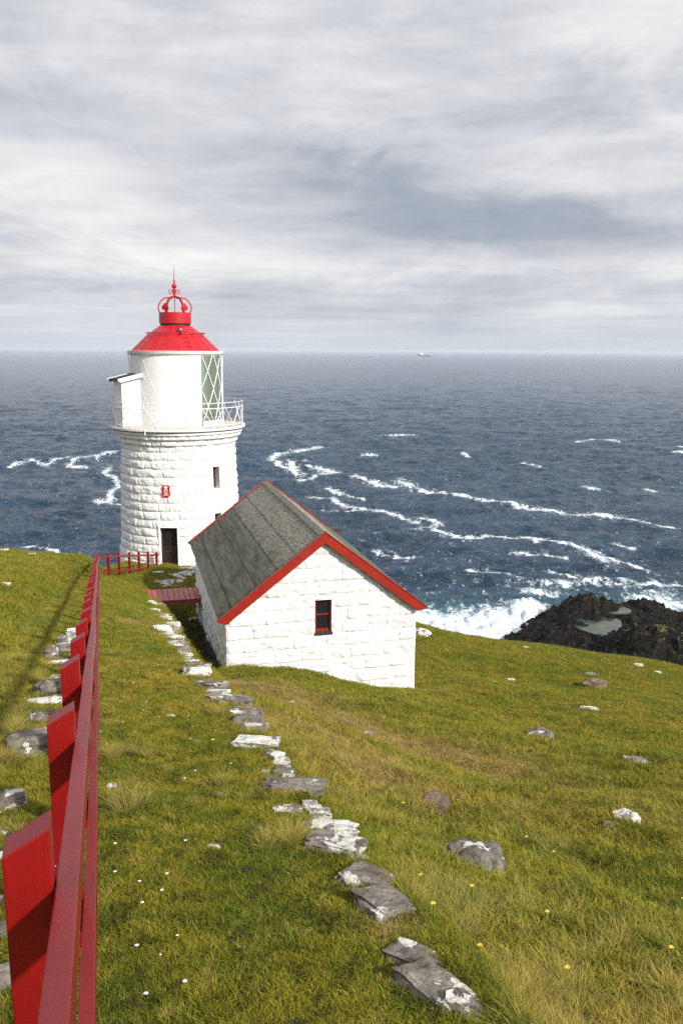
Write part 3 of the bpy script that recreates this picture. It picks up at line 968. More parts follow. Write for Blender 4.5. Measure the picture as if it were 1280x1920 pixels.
zt = np.array([-1.0, .2, .9, 1.6, 2.4, 4.4, 7.4]) + 0
rt = np.array([3.66, 3.60, 3.50, 3.36, 3.28, 3.22, 3.10])
slab_z = Tz(806, 44.3)
corn_z = slab_z - .95
nth = 640
th = np.linspace(0, 2 * math.pi, nth, endpoint=False)
hz2 = np.linspace(-1.0, corn_z + .02, 240)
doorA, doorW = ang(-11.8), .475
dz0, dz1 = Tz(1058.5, 44.95), Tz(988, 44.95)
wA = ang(37.5)
w1z0, w1z1 = Tz(918, 45.5), Tz(876, 45.5)
w2z0, w2z1 = Tz(1004, 45.5), Tz(963.5, 45.5)
TH2, H2 = np.meshgrid(th, hz2)
R2 = np.interp(H2, zt, rt)
D = relief(TH2 * 3.2, H2 + 1.0, H=.455, W_=2 * math.pi * 3.2 / 24, seed=21, bulge=.026, groove=.008, edge=.06)
holes = [(doorA, doorW / 3.4, dz0, dz1), (wA, .23 / 3.2, w1z0, w1z1), (wA, .23 / 3.25, w2z0, w2z1)]


def adiff(a, b):
    return (a - b + math.pi) % (2 * math.pi) - math.pi


Fq = grid_faces(*TH2.shape, wrap=True)
keep = np.ones(len(Fq), bool)
rows = Fq[:, 0] // nth
cc = (th[Fq[:, 0] % nth] + math.pi / nth)
chh = (hz2[rows] + hz2[np.minimum(rows + 1, len(hz2) - 1)]) / 2
for a, hw, z0, z1 in holes:
    q = np.maximum((np.abs(adiff(TH2, a)) - hw) * 3.2, np.maximum(z0 - H2, H2 - z1))
    k_ = sst(0.0, .09, q)
    D = D * k_ + .03 * (1 - k_)
    keep &= ~((np.abs(adiff(cc, a)) < hw) & (chh > z0) & (chh < z1))
RR = R2 + D + .028 * np.sqrt(np.clip(1 - (2 * ((H2 + 1.0) / .455 % 1) - 1) ** 2, 0, 1)) * np.clip(D * 0 + 1, 0, 1)
mesh_np('tower_wall', np.stack([RR * np.cos(TH2), RR * np.sin(TH2), H2], -1).reshape(-1, 3), Fq[keep], M['stone_white'], lh)


def radial(a, r, s, z):
    """point at angle a, outwards r, sideways s (to the right seen from outside), height z"""
    ca, sa = math.cos(a), math.sin(a)
    return (ca * r - sa * s, sa * r + ca * s, z)


def rbox(mb, a, r0_, r1_, s0_, s1_, z0, z1):
    vs = [radial(a, r, s, z) for z in (z0, z1) for s in (s0_, s1_) for r in (r0_, r1_)]
    return mb.add(vs, [(0, 2, 3, 1), (4, 5, 7, 6), (0, 1, 5, 4), (2, 6, 7, 3), (0, 4, 6, 2), (1, 3, 7, 5)])


def surround(a, hw, z0, z1, rout, depth, name, parent):
    """jambs, head and sill lining a hole in the tower"""
    mb = MB()
    t_ = .06
    ri = rout - depth
    rbox(mb, a, ri, rout, -hw - t_, -hw + .004, z0 - t_, z1 + t_)
    rbox(mb, a, ri, rout, hw - .004, hw + t_, z0 - t_, z1 + t_)
    rbox(mb, a, ri, rout - .003, -hw + .004, hw - .004, z1 - .004, z1 + t_)
    rbox(mb, a, ri, rout - .003, -hw + .004, hw - .004, z0 - t_, z0 + .004)
    return mb.build(name, M['reveal'], parent)


# door
door = empty('door'); door.parent = lh
ra = float(np.interp((dz0 + dz1) / 2, zt, rt)) + .05
surround(doorA, doorW, dz0, dz1, ra - .03, .45, 'reveal', door)
mb = MB()
rbox(mb, doorA, ra - .46, ra - .40, -doorW, doorW, dz0, dz1)
for s0_, s1_, z0_, z1_ in ((-.38, -.04, .12, .75), (.04, .38, .12, .75)):
    rbox(mb, doorA, ra - .402, ra - .385, s0_, s1_, dz0 + z0_, dz0 + z1_)
for s_ in (-doorW, -.03, doorW - .06):
    rbox(mb, doorA, ra - .40, ra - .365, s_, s_ + .06, dz0, dz1)
rbox(mb, doorA, ra - .40, ra - .37, -doorW, doorW, dz0 + .85, dz0 + .95)
mb.build('door_leaf', M['dark_wood'], door)
for s0_, s1_ in ((-.38, -.05), (.05, .38)):
    mb = MB(); rbox(mb, doorA, ra - .402, ra - .392, s0_, s1_, dz0 + 1.0, dz1 - .12); mb.build('pane', M['glass_dark'], door)
mb = MB(); mb.tube([radial(doorA, ra - .36, .34, dz0 + .95), radial(doorA, ra - .31, .34, dz0 + .95), radial(doorA, ra - .31, .25, dz0 + .95)], .012); mb.build('handle', M['black'], door)
mb = MB(); rbox(mb, doorA, ra - .42, ra + .32, -.62, .66, dz0 - .30, dz0 - .008); mb.build('step', M['sill_stone'], lh, bevel=.03)

# tower windows
for (z0, z1) in ((w1z0, w1z1), (w2z0, w2z1)):
    w_ = empty('window'); w_.parent = lh
    rw = float(np.interp((z0 + z1) / 2, zt, rt)) + .05
    surround(wA, .23, z0, z1, rw - .02, .48, 'reveal', w_)
    mb = MB()
    rbox(mb, wA, rw - .42, rw - .34, -.23, -.17, z0, z1); rbox(mb, wA, rw - .42, rw - .34, .17, .23, z0, z1)
    rbox(mb, wA, rw - .42, rw - .34, -.17, .17, z1 - .07, z1); rbox(mb, wA, rw - .42, rw - .34, -.17, .17, z0, z0 + .07)
    rbox(mb, wA, rw - .41, rw - .35, -.17, .17, (z0 + z1) / 2 - .02, (z0 + z1) / 2 + .02)
    # casement hinged open against the left jamb
    for (q0, q1, y0_, y1_) in ((rw - .34, rw - .30, z0 + .03, z1 - .06), (rw - .10, rw - .06, z0 + .03, z1 - .06)):
        rbox(mb, wA, q0, q1, -.215, -.18, y0_, y1_)
    rbox(mb, wA, rw - .30, rw - .10, -.215, -.18, z1 - .10, z1 - .06); rbox(mb, wA, rw - .30, rw - .10, -.215, -.18, z0 + .03, z0 + .07)
    mb.build('frame', M['frame_wood'], w_)
    mb = MB(); rbox(mb, wA, rw - .395, rw - .385, -.17, .17, z0 + .07, z1 - .07); mb.build('pane', M['glass_dark'], w_)

# sign with crown, cypher and year
sgA = ang(-13.0)
sz0, sz1 = Tz(931.5, 44.9), Tz(909, 44.9)
rs = float(np.interp((sz0 + sz1) / 2, zt, rt)) + .125
sign = empty('royal_plaque'); sign.parent = lh
hw, cz, hh, cut = .205, (sz0 + sz1) / 2, (sz1 - sz0) / 2, .075
poly = [(-hw + cut, -hh), (hw - cut, -hh), (hw - cut * .5, -hh + cut * .5), (hw, -hh + cut), (hw, hh - cut), (hw - cut, hh), (-hw + cut, hh), (-hw, hh - cut), (-hw, -hh + cut)]
MB().prism(poly, rs - .10, rs, lambda p, a: radial(sgA, a, p[0], cz + p[1])).build('plate', M['sign_red'], sign)


def sign_shape(name, mb):
    return mb.build(name, M['sign_white'], sign)


def strokes(mb, lines, wd):
    for pts in lines:
        for (x0, y0), (x1, y1) in zip(pts[:-1], pts[1:]):
            d = Vector((x1 - x0, y1 - y0)); l_ = d.length or 1e-6; d /= l_
            nx, ny = -d.y * wd / 2, d.x * wd / 2
            ex, ey = d.x * wd * .35, d.y * wd * .35
            q = [(x0 - ex + nx, y0 - ey + ny), (x0 - ex - nx, y0 - ey - ny), (x1 + ex - nx, y1 + ey - ny), (x1 + ex + nx, y1 + ey + ny)]
            mb.prism(q, rs + .001 + len(mb.v) * 1e-6, rs + .012 + len(mb.v) * 1e-6, lambda p, a: radial(sgA, a, p[0], cz + p[1]))
    return mb


arc = lambda cx, cy, rx, ry2, a0, a1, n=14: [(cx + rx * math.cos(R_(a0 + (a1 - a0) * i / n)), cy + ry2 * math.sin(R_(a0 + (a1 - a0) * i / n))) for i in range(n + 1)]
mb = MB()
crown = [(-.065, .155), (.065, .155), (.075, .18), (.100, .240), (.085, .262), (.04, .25), (.018, .262), (.014, .285), (-.014, .285), (-.018, .262), (-.04, .25), (-.085, .262), (-.100, .240), (-.075, .18)]
mb.prism([(x, y) for x, y in crown], rs + .001, rs + .012, lambda p, a: radial(sgA, a, p[0], cz + p[1]))
sign_shape('crown_emblem', mb)
sign_shape('cypher', strokes(MB(), [arc(.01, .0, .095, .115, 50, 310, 18), [(.070, .092), (.100, .050)], [(.070, -.092), (.100, -.050)]], .026))
sign_shape('numeral', strokes(MB(), [[(-.035, .045), (-.035, -.045)], [(-.008, .045), (.045, -.045)], [(.045, .045), (-.008, -.045)]], .012))
dg = {'1': [[(-.012, .022), (.004, .035), (.004, -.035)], [(-.014, -.035), (.020, -.035)]],
      '8': [arc(0, .017, .017, .017, 0, 360, 10), arc(0, -.018, .021, .018, 0, 360, 10)],
      '9': [arc(0, .014, .018, .020, 0, 360, 10), [(.018, .014), (.014, -.02), (-.006, -.035)]],
      '3': [arc(0, .017, .018, .017, 140, -90, 9), arc(0, -.018, .020, .018, 90, -140, 9)]}
for i, ch in enumerate('1893'):
    sign_shape('numeral', strokes(MB(), [[(x * 1.15 - .105 + i * .07, y * 1.2 - .185) for x, y in ln] for ln in dg[ch]], .012))

# cornice, slab, gallery
mb = MB()
cr_ = [(3.10, corn_z), (3.22, corn_z + .02)]
nc = 480
thc = np.linspace(0, 2 * math.pi, nc, endpoint=False)
zc = np.linspace(corn_z - .01, slab_z - .22, 34)
T3, Z3 = np.meshgrid(thc, zc)
tq = (Z3 - corn_z) / (slab_z - .22 - corn_z)
RC3 = 3.14 + .10 * sst(.0, .08, tq) + .17 * sst(.40, .52, tq) + .16 * sst(.78, .86, tq)
RC3 = RC3 + relief(T3 * 3.3, Z3 - corn_z, H=.33, W_=.62, seed=31, bulge=.045, groove=.03, edge=.06) * (1 - .8 * sst(.8, .86, tq))
mesh_np('cornice', np.stack([RC3 * np.cos(T3), RC3 * np.sin(T3), Z3], -1).reshape(-1, 3), grid_faces(*T3.shape, wrap=True), M['stone_white'], lh)
MB().lathe([(3.0, slab_z - .22), (3.52, slab_z - .22), (3.58, slab_z - .17), (3.66, slab_z - .15), (3.73, slab_z - .12), (3.735, slab_z - .01), (3.71, slab_z)], 96).build('gallery_edge', M['white'], lh, auto=35)
MB().lathe([(3.71, slab_z), (2.2, slab_z + .05)], 96).build('gallery_deck', M['gallery'], lh)

# railing
rail = empty('gallery_railing'); rail.parent = lh
zr1, zr2, zr3 = Tz(758, 44.4), Tz(768, 44.4), slab_z + .12
RRr = 3.60
for z_, r_, nm in ((zr1, .018, 'top_rail'), (zr2, .024, 'middle_rail'), (zr3, .016, 'bottom_rail')):
    MB().tube([(RRr * math.cos(a), RRr * math.sin(a), z_) for a in np.linspace(0, 2 * math.pi, 90, endpoint=False)], r_, 6, True).build(nm, M['white'], rail, smooth=True)
for k in range(15):
    a = ang(7.1 + 24 * k)
    c_ = lambda q, z, r=RRr: (r * math.cos(q), r * math.sin(q), z)
    MB().tube([c_(a, slab_z - .02), c_(a, zr3 + .02)], .03, 6).build('foot', M['white'], rail)
    MB().tube([c_(a, zr3), c_(a + R_(11), zr2)], .022, 5).build('brace', M['white'], rail)
    MB().tube([c_(a, zr3), c_(a - R_(11), zr2)], .022, 5).build('brace', M['white'], rail)
    MB().tube([c_(a + R_(12), zr2), c_(a + R_(12), zr1)], .014, 5).build('upright', M['white'], rail)
MB().tube([radial(ang(-27), 3.76, 0, slab_z - .02), radial(ang(-27), 3.78, 0, slab_z - .30)], .03, 6).build('spout', M['white'], lh)

# lantern room
eave_z = Tz(661, 48)
lan = empty('lantern_room'); lan.parent = lh
LR = 2.5
gA0, gA1 = ang(31.2), ang(31.2 + 190)
nseg = 90
arcp = lambda a0, a1, z0, z1, r: MB().lathe([(r, z0), (r, z1)], nseg, a0, a1)
arcp(gA1, gA0 + 2 * math.pi, slab_z, eave_z, LR - .03).build('white_panels', M['white'], lan, smooth=True)
arcp(gA1, gA0 + 2 * math.pi, slab_z, eave_z, LR - .09).build('panel_lining', M['white'], lan, smooth=True)
arcp(gA0, gA1, slab_z + .30, eave_z, LR - .03).build('glazing', M['glass_clear'], lan, smooth=True)
MB().lathe([(LR - .10, slab_z), (LR + .06, slab_z), (LR + .06, slab_z + .30), (LR - .10, slab_z + .32)], 64, gA0 - .0, gA1).build('sill_band', M['white'], lan, auto=30)
for hand in (-1, 1):
    for k in range(18):
        a0 = ang(10.5 + 20 * k)
        pts = []
        for i in range(9):
            t = i / 8
            a = a0 + hand * R_(40) * t
            rb = LR + .01 if ((a - gA0) % (2 * math.pi)) < (gA1 - gA0) else LR - .026
            pts.append((rb * math.cos(a), rb * math.sin(a), eave_z - t * (eave_z - slab_z - .1)))
        glz = [((math.atan2(p[1], p[0]) - gA0) % (2 * math.pi)) < (gA1 - gA0) for p in pts]
        MB().tube(pts, [.026 if g_ else .012 for g_ in glz], 4).build('glazing_bar', M['white'], lan)
MB().lathe([(.01, slab_z + .4), (.75, slab_z + .4), (.85, slab_z + .7), (.92, slab_z + 1.4), (.95, slab_z + 2.0), (.92, slab_z + 2.6), (.75, slab_z + 3.2), (.01, slab_z + 3.4)], 24, c=(radial(ang(60), .9, 0, 0)[0] * .6, radial(ang(60), .9, 0, 0)[1] * .6)).build('lens', M['lens'], lan, smooth=True)
MB().lathe([(.01, slab_z + .06), (1.1, slab_z + .06), (1.1, slab_z + .4), (.01, slab_z + .4)], 24).build('lens_pedestal', M['black'], lan)
pl_ = MB(); pl_.tube([radial(ang(33), LR - .35, 0, slab_z + .1), radial(ang(33), LR - .35, 0, eave_z)], .16, 10); pl_.build('curtain_roll', M['lens'], lan, smooth=True)

# roof
rz1, rz2, rz3, rz4, rz5 = eave_z + .12, Tz(625), Tz(610.5), Tz(609), Tz(586)
roof = empty('lantern_roof'); roof.parent = lh
MB().lathe([(LR - .02, eave_z - .14), (LR + .02, eave_z - .10), (LR + .10, eave_z - .04), (LR + .13, eave_z + .06), (LR + .15, eave_z + .07), (LR + .15, eave_z + .10), (LR - .1, eave_z + .10)], 96).build('gutter', M['white'], roof, auto=35)
mb = MB()
npl = 24
prof = [(2.42, rz1 - .04), (1.42, rz2), (.86, rz3)]
mb.lathe(prof, npl)
mb.build('roof_cone', M['red_roof'], roof)
mb = MB()
for k in range(npl):
    a = 2 * math.pi * k / npl
    mb.tube([(r_ * math.cos(a), r_ * math.sin(a), z_ + .008) for r_, z_ in prof[:2]], .014, 4)
mb.build('roof_seams', M['red_roof'], roof)
MB().tube([(1.62 * math.cos(a), 1.62 * math.sin(a), rz2 + .02) for a in np.linspace(0, 2 * math.pi, 48, endpoint=False)], .022, 5, True).build('roof_ring', M['red_roof'], roof)
for k in range(12):
    a = ang(10 + 30 * k)
    MB().tube([radial(a, 1.44, 0, rz2 - .02), radial(a, 1.63, 0, rz2 + .02)], .02, 4).build('ring_bracket', M['red_roof'], roof)
for s_ in (-56, 19):
    for t in (.2, .45, .7):
        for dd in (-.12, .06) if s_ > 0 else (0,):
            r_, z_ = 2.42 + (1.42 - 2.42) * t, rz1 + (rz2 - rz1) * t
            a = ang(s_)
            MB().tube([radial(a, r_ - .02, dd - .03, z_ + .01), radial(a, r_ + .02, dd, z_ + .09), radial(a, r_ - .02, dd + .06, z_ + .01)], .018, 4).build('step_iron', M['red_roof'], roof)
MB().lathe([(.80, rz3 - .02), (.80, rz4 + .06)], 40).build('neck', M['black'], roof)
MB().lathe([(.5, rz4 + .05), (.85, rz4 + .05), (.87, rz4 + .07), (.87, rz5), (.84, rz5), (.84, rz4 + .2), (.3, rz4 + .15)], 56).build('roof_band', M['red_roof'], roof, auto=35)
lampA = ang(10)
rl, zl = 1.35, rz2 + .05
mb = MB(); rbox(mb, lampA, rl, rl + .22, -.10, .10, zl + .06, zl + .26); mb.tube([radial(lampA, rl, 0, zl - .15), radial(lampA, rl + .1, 0, zl + .1)], .03)
lampo = mb.build('floodlight', M['black'], roof, bevel=.01)
mb = MB(); rbox(mb, lampA, rl + .221, rl + .235, -.08, .08, zl + .075, zl + .22); mb.build('lamp_glass', M['sill_stone'], lampo)
# crown
zk, zk1, zt2 = rz5, Tz(576), Tz(556)
for k in range(6):
    a = ang(90 + 60 * k)
    pts = [(.82, zk - .05), (.84, zk + .02), (.90, zk1), (.86, zk1 + .12), (.74, zk1 + .32), (.56, zk1 + .48), (.34, zt2 - .06), (.12, zt2 + .0), (.03, zt2)]
    mb = MB()
    w2 = .035
    vs = []
    for i, (r_, z_) in enumerate(pts):
        j0, j1 = pts[max(i - 1, 0)], pts[min(i + 1, len(pts) - 1)]
        t = Vector((j1[0] - j0[0], j1[1] - j0[1])).normalized()
        nx, nz = t.y * .035, -t.x * .035
        vs += [radial(a, r_ + nx, -w2, z_ + nz), radial(a, r_ + nx, w2, z_ + nz), radial(a, r_ - nx, w2, z_ - nz), radial(a, r_ - nx, -w2, z_ - nz)]
    fs = []
    for i in range(len(pts) - 1):
        for j in range(4):
            fs.append((i * 4 + j, i * 4 + (j + 1) % 4, i * 4 + 4 + (j + 1) % 4, i * 4 + 4 + j))
    mb.add(vs, fs + [(0, 1, 2, 3), tuple(range(len(vs) - 4, len(vs)))])
    mb.build('crown_arch', M['red_roof'], roof)
for k in range(4):
    a = ang(36 + 90 * k + (0 if k % 2 == 0 else 18))
    mb = MB()
    for cx, cz_ in ((-.12, .26), (.12, .26), (0, .38)):
        p = arc(cx, cz_, .10, .10, 0, 345, 15)
        mb.prism(p, .86 + .003 * cz_ + .01 * (cx > 0), .89 + .003 * cz_ + .01 * (cx > 0), lambda q, r_: radial(a, r_, q[0], zk + q[1]))
    mb.prism([(-.035, -.03), (.035, -.03), (.03, .3), (-.03, .3)], .862, .885, lambda q, r_: radial(a, r_, q[0], zk + q[1]))
    mb.build('trefoil', M['red_roof'], roof)
MB().tube([(0, 0, zk - .1), (0, 0, zt2)], .022, 6).build('crown_rod', M['red_roof'], roof)
fin = empty('finial'); fin.parent = roof
zb = Tz(536)
MB().lathe([(.0, zt2 - .06), (.10, zt2 - .02), (.08, zt2 + .05), (.075, Tz(545)), (.12, Tz(543)), (.05, Tz(540)), (.02, Tz(539.5))], 14).build('hub', M['red_roof'], fin, smooth=True)
for k in range(4):
    a = ang(90 * k + 80)
    cr2 = radial(a, .20, 0, Tz(546.5))
    MB().tube([radial(a, .20 + .10 * math.cos(t), 0, Tz(546.5) + .10 * math.sin(t)) for t in np.linspace(0, 2 * math.pi, 14, endpoint=False)], .022, 5, True).build('scroll', M['red_roof'], fin)
MB().lathe([(.001, zb - .17)] + [(.14 * math.sin(t), zb - .14 * math.cos(t)) for t in np.linspace(.3, math.pi - .3, 9)] + [(.04, zb + .18), (.03, Tz(529)), (.06, Tz(527.5)), (.07, Tz(526.5)), (.03, Tz(525.5)), (.022, Tz(520)), (.006, Tz(497))], 14).build('ball_and_spike', M['red_roof'], fin, smooth=True)

# annex on the gallery
# lean-to cabin: axis points outwards
aA = ang(-63)
anx = empty('gallery_cabin'); anx.parent = lh
r_i, r_o, hw = 1.9, 3.50, .50
zA0 = slab_z + .02
zin, zout = Tz(702, 47.0), Tz(714, 46.0)
prof = [(r_i, zA0), (r_o, zA0), (r_o, zout), (r_i, zin + .05)]
MB().prism(prof, -hw, hw, lambda p, s: radial(aA, p[0], s, p[1])).build('cabin_wall', M['white_wood'], anx, bevel=.006)
mb = MB()
sl_ = (zin + .05 - zout) / (r_i - r_o)
zr_ = lambda r: zout + (r - r_o) * sl_
mb.prism([(r_i + .25, zr_(r_i + .25) + .13), (r_o + .22, zr_(r_o + .22) + .13), (r_o + .22, zr_(r_o + .22) + .055), (r_i + .25, zr_(r_i + .25) + .055)], -hw - .16, hw + .16, lambda p, s: radial(aA, p[0], s, p[1]))
mb.build('cabin_roof', M['black'], anx)
for s_ in (-hw - .20, hw + .165):
    MB().prism([(r_i + .25, zr_(r_i + .25) + .16), (r_o + .26, zr_(r_o + .26) + .16), (r_o + .26, zr_(r_o + .26) + .06), (r_o + .10, zr_(r_o + .1) - .06), (r_i + .25, zr_(r_i + .25) - .06)], s_, s_ + .035, lambda p, s: radial(aA, p[0], s, p[1])).build('fascia', M['white_wood'], anx)
mb = MB()
side = hw + .002


def sbox(mb, r0_, r1_, z0, z1, t):
    vs = [radial(aA, r, s, z) for z in (z0, z1) for s in (side, side + t) for r in (r0_, r1_)]
    return mb.add(vs, [(0, 2, 3, 1), (4, 5, 7, 6), (0, 1, 5, 4), (2, 6, 7, 3), (0, 4, 6, 2), (1, 3, 7, 5)])


sbox(mb, 2.30, 2.36, zA0 + .12, zA0 + 2.05, .03); sbox(mb, 3.38, 3.44, zA0 + .12, zA0 + 2.05, .03); sbox(mb, 2.36, 3.38, zA0 + 1.99, zA0 + 2.05, .03)
for z0, z1 in ((zA0 + .2, zA0 + .85), (zA0 + 1.0, zA0 + 1.85)):
    sbox(mb, 2.55, 2.59, z0, z1, .02); sbox(mb, 3.16, 3.20, z0, z1, .02); sbox(mb, 2.59, 3.16, z0, z0 + .04, .02); sbox(mb, 2.59, 3.16, z1 - .04, z1, .02)
mb.build('cabin_door', M['white_wood'], anx)
# downpipe
MB().tube([radial(ang(-80), LR + .12, 0, eave_z), radial(ang(-80), LR + .06, 0, eave_z - .5), radial(ang(-80), LR + .06, 0, eave_z - 1.2)], .03, 6).build('downpipe', M['white'], lan)
MB().tube([radial(ang(64), LR + .10, 0, eave_z), radial(ang(70), LR + .07, 0, eave_z - .4), radial(ang(72), LR + .07, 0, slab_z)], .035, 6).build('downpipe', M['white'], lan)

# ------------------------------------------------------------------ fence
fen = empty('board_fence', (xf(0), 0, -1.75))
tag(fen, 'long red painted wooden rail fence running down the slope and turning to the lighthouse door', 'fence')
FO = Vector(fen.location)
fy_ = [-1.1 + 1.45 * k for k in range(27)]
P1 = []
for i, y in enumerate(fy_):
    x = xf(y) + (random.uniform(-.012, .012) if i > 4 else 0) + .05 * math.exp(-((y - 33) / 2.2) ** 2)
    P1.append((x, y, gz(x, y) * .4 + float(zfence(y)) * .6 + (random.uniform(-.015, .015) if i > 4 else 0)))
P2 = [P1[-1]]
e1 = np.array(P1[-1][:2]); e2 = np.array([unp(294, 1060, 44.4)[0], 44.4])
for k in range(1, 7):
    p = e1 + (e2 - e1) * k / 6
    P2.append((p[0], p[1], P1[-1][2] + (float(unp(294, 1064, 44.4)[2]) - .22 - P1[-1][2]) * k / 6 + random.uniform(-.02, .02)))


def add_post(p, d, h=1.05):
    d = Vector((d[0], d[1])).normalized(); n_ = Vector((d.y, -d.x))   # n_ points right
    o = MB()
    tz = lambda s: h + .03 + s / .055 * .030
    lean = random.uniform(-.012, .012)
    vs = []
    for (a, s) in ((-.046, -.052), (.046, -.052), (.046, .055), (-.046, .055)):
        vs.append((d.x * a + n_.x * s, d.y * a + n_.y * s, -.5))
    for (a, s) in ((-.046, -.052), (.046, -.052), (.046, .055), (-.046, .055)):
        vs.append((d.x * a + n_.x * (s + lean), d.y * a + n_.y * (s + lean), tz(s)))
    o.add(vs, [(3, 2, 1, 0), (4, 5, 6, 7), (0, 1, 5, 4), (1, 2, 6, 5), (2, 3, 7, 6), (3, 0, 4, 7)])
    ob = o.build('post', M['red_fence'], fen, bevel=.005)
    ob.location = Vector(p) - FO
    return ob


def add_rail(pts, h, name='rail'):
    """one board through the list of post feet, fixed on the right of the posts"""
    vs = []
    n = len(pts)
    for i, p in enumerate(pts):
        a = Vector(pts[max(i - 1, 0)]); b = Vector(pts[min(i + 1, n - 1)])
        d = (b - a); d.z = 0; d.normalize(); n_ = Vector((d.y, -d.x, 0))
        c = Vector(p) + n_ * .083 - FO
        ext = d * (-.06 if i == 0 else .06 if i == n - 1 else 0)
        for s, z in ((-.026, -.05), (.026, -.05), (.026, .05), (-.026, .05)):
            vs.append(c + ext + n_ * s + Vector((0, 0, h + z)))
    fs = [(0, 1, 2, 3), tuple(range(4 * n - 4, 4 * n))]
    for i in range(n - 1):
        for j in range(4):
            fs.append((i * 4 + j, i * 4 + (j + 1) % 4, i * 4 + 4 + (j + 1) % 4, i * 4 + 4 + j))
    return MB().add(vs, fs).build(name, M['red_fence'], fen, bevel=.004)


for i, p in enumerate(P1):
    q = P1[min(i + 1, len(P1) - 1)]; r_ = P1[max(i - 1, 0)]
    add_post(p, (q[0] - r_[0], q[1] - r_[1]))
for p in P2[1:]:
    add_post(p, (e2 - e1))
for h in (.90, .19):
    for a in range(0, 26, 3):
        seg = P1[a:a + 4]
        if len(seg) > 1:
            add_rail(seg, h)
    add_rail(P2, h)

# ------------------------------------------------------------------ footbridge
bz = float(unp(330, 1125, 34.36)[2]) + .16
bl = unp(273, 1113, 35.3)
br = hut.matrix_basis @ Vector((-.02, 9.3, 0))
bxx = Vector((math.cos(HR), math.sin(HR), 0))
byy = Vector((-math.sin(HR), math.cos(HR), 0))
bo = Vector((-3.65, 26, 0)) + byy * 9.25
bridge = empty('footbridge', (bo.x, bo.y, bz), HR)
tag(bridge, 'small red plank footbridge crossing the ditch to the hut', 'footbridge')
npk = 14
BW, BL = 1.75, 3.05
for k in range(npk):
    x1 = -.03 - k * BL / npk
    MB().box(x1 - BL / npk + .018, x1, -BW / 2, BW / 2, -.045 - random.uniform(0, .004), random.uniform(-.002, .002)).build('plank', M['red_deck'], bridge, bevel=.006)
for y_ in (-BW / 2 + .05, 0, BW / 2 - .15):
    MB().box(-BL, -.04, y_, y_ + .09, -.22, -.05).build('beam', M['red_deck'], bridge)

# ------------------------------------------------------------------ stones
def stone_mesh(sx, sy, sz, seed, boxy=.55, rough=.13):
    bm = bmesh.new()
    bmesh.ops.create_icosphere(bm, subdivisions=6 if max(sx, sy) > .3 and False else 5 if max(sx, sy) > .16 else 4 if max(sx, sy) > .1 else 3, radius=1)
    co_ = np.array([v.co[:] for v in bm.verts])
    pw = 2 / (2 + boxy * 8)
    q = np.sign(co_) * np.abs(co_) ** (.45 + (1 - boxy) * .55)
    q /= np.maximum(np.abs(q).max(1, keepdims=True) * boxy + np.linalg.norm(q, axis=1, keepdims=True) * (1 - boxy), 1e-6)
    n = fbm(co_[:, 0] * 1.3 + seed, co_[:, 1] * 1.3, co_[:, 2] * 1.3, o=5, s=seed, g=.55)
    st = np.round((fbm(co_[:, 0] * 1.1 + seed, co_[:, 1] * 1.1, co_[:, 2] * 2.0, o=2, s=seed + 3)) * 4) / 4
    q = q * (1 + n * rough * 2.2 + st * rough)[:, None]
    q = q * (1 + .05 * fbm(co_[:, 0] * 7 + seed, co_[:, 1] * 7, co_[:, 2] * 7, o=3, s=seed + 7))[:, None]
    q[:, 2] += .18 * vnoise(co_[:, 0] * 2 + seed, co_[:, 1] * 2, s=seed)
    q = q * np.array([sx, sy, sz])
    for v, c in zip(bm.verts, q):
        v.co = c
    me = bpy.data.meshes.new('stone')
    bm.to_mesh(me); bm.free()
    return me


def stone(u, v, w, h, mat='rock_white', label=None, group=None, rot=0.0, deep=None, tall=.34, boxy=.55, y=None, lift=.3, name='stone', rough=.13, tilt=0.0):
    """w,h: size in the picture at its place on the ground"""
    p = hit(u, v + h * .25) if y is None else np.array(unp(u, v + h * .2, y))
    if y is not None: p[2] = gz(p[0], p[1])
    dist = float(np.dot(p, f0))
    w *= 1.12; h *= 1.12
    sx = w / 2 * dist / F
    hh = h * dist / F
    dep = max(.42, min(.9, -p[2] / dist * 1.25))      # how steeply the eye looks down on it
    sy = (deep if deep else min(w * 1.1, h * 1.0 / dep) * .5) * dist / F
    sz = max(hh * tall, .02)
    me = stone_mesh(sx, sy, sz, int(u * 7 + v) % 997, boxy, rough)
    o = link(name, me, M[mat], smooth=True)
    me.set_sharp_from_angle(angle=R_(38))
    o.location = (p[0], p[1], p[2] + sz * lift)
    gr = math.atan2(p[0], p[1])
    o.rotation_euler = (R_(-14), tilt, rot - gr)
    tag(o, label, 'stone', group)
    FOOT.append((p[0], p[1], sx, sy, rot - gr))
    return o


FOOT = []
G1 = 'stones edging the grass path beside the hut'
G2 = 'stones along the left side of the fence'
G3 = 'stones scattered in the meadow'
G4 = 'rubble stones by the lighthouse door'
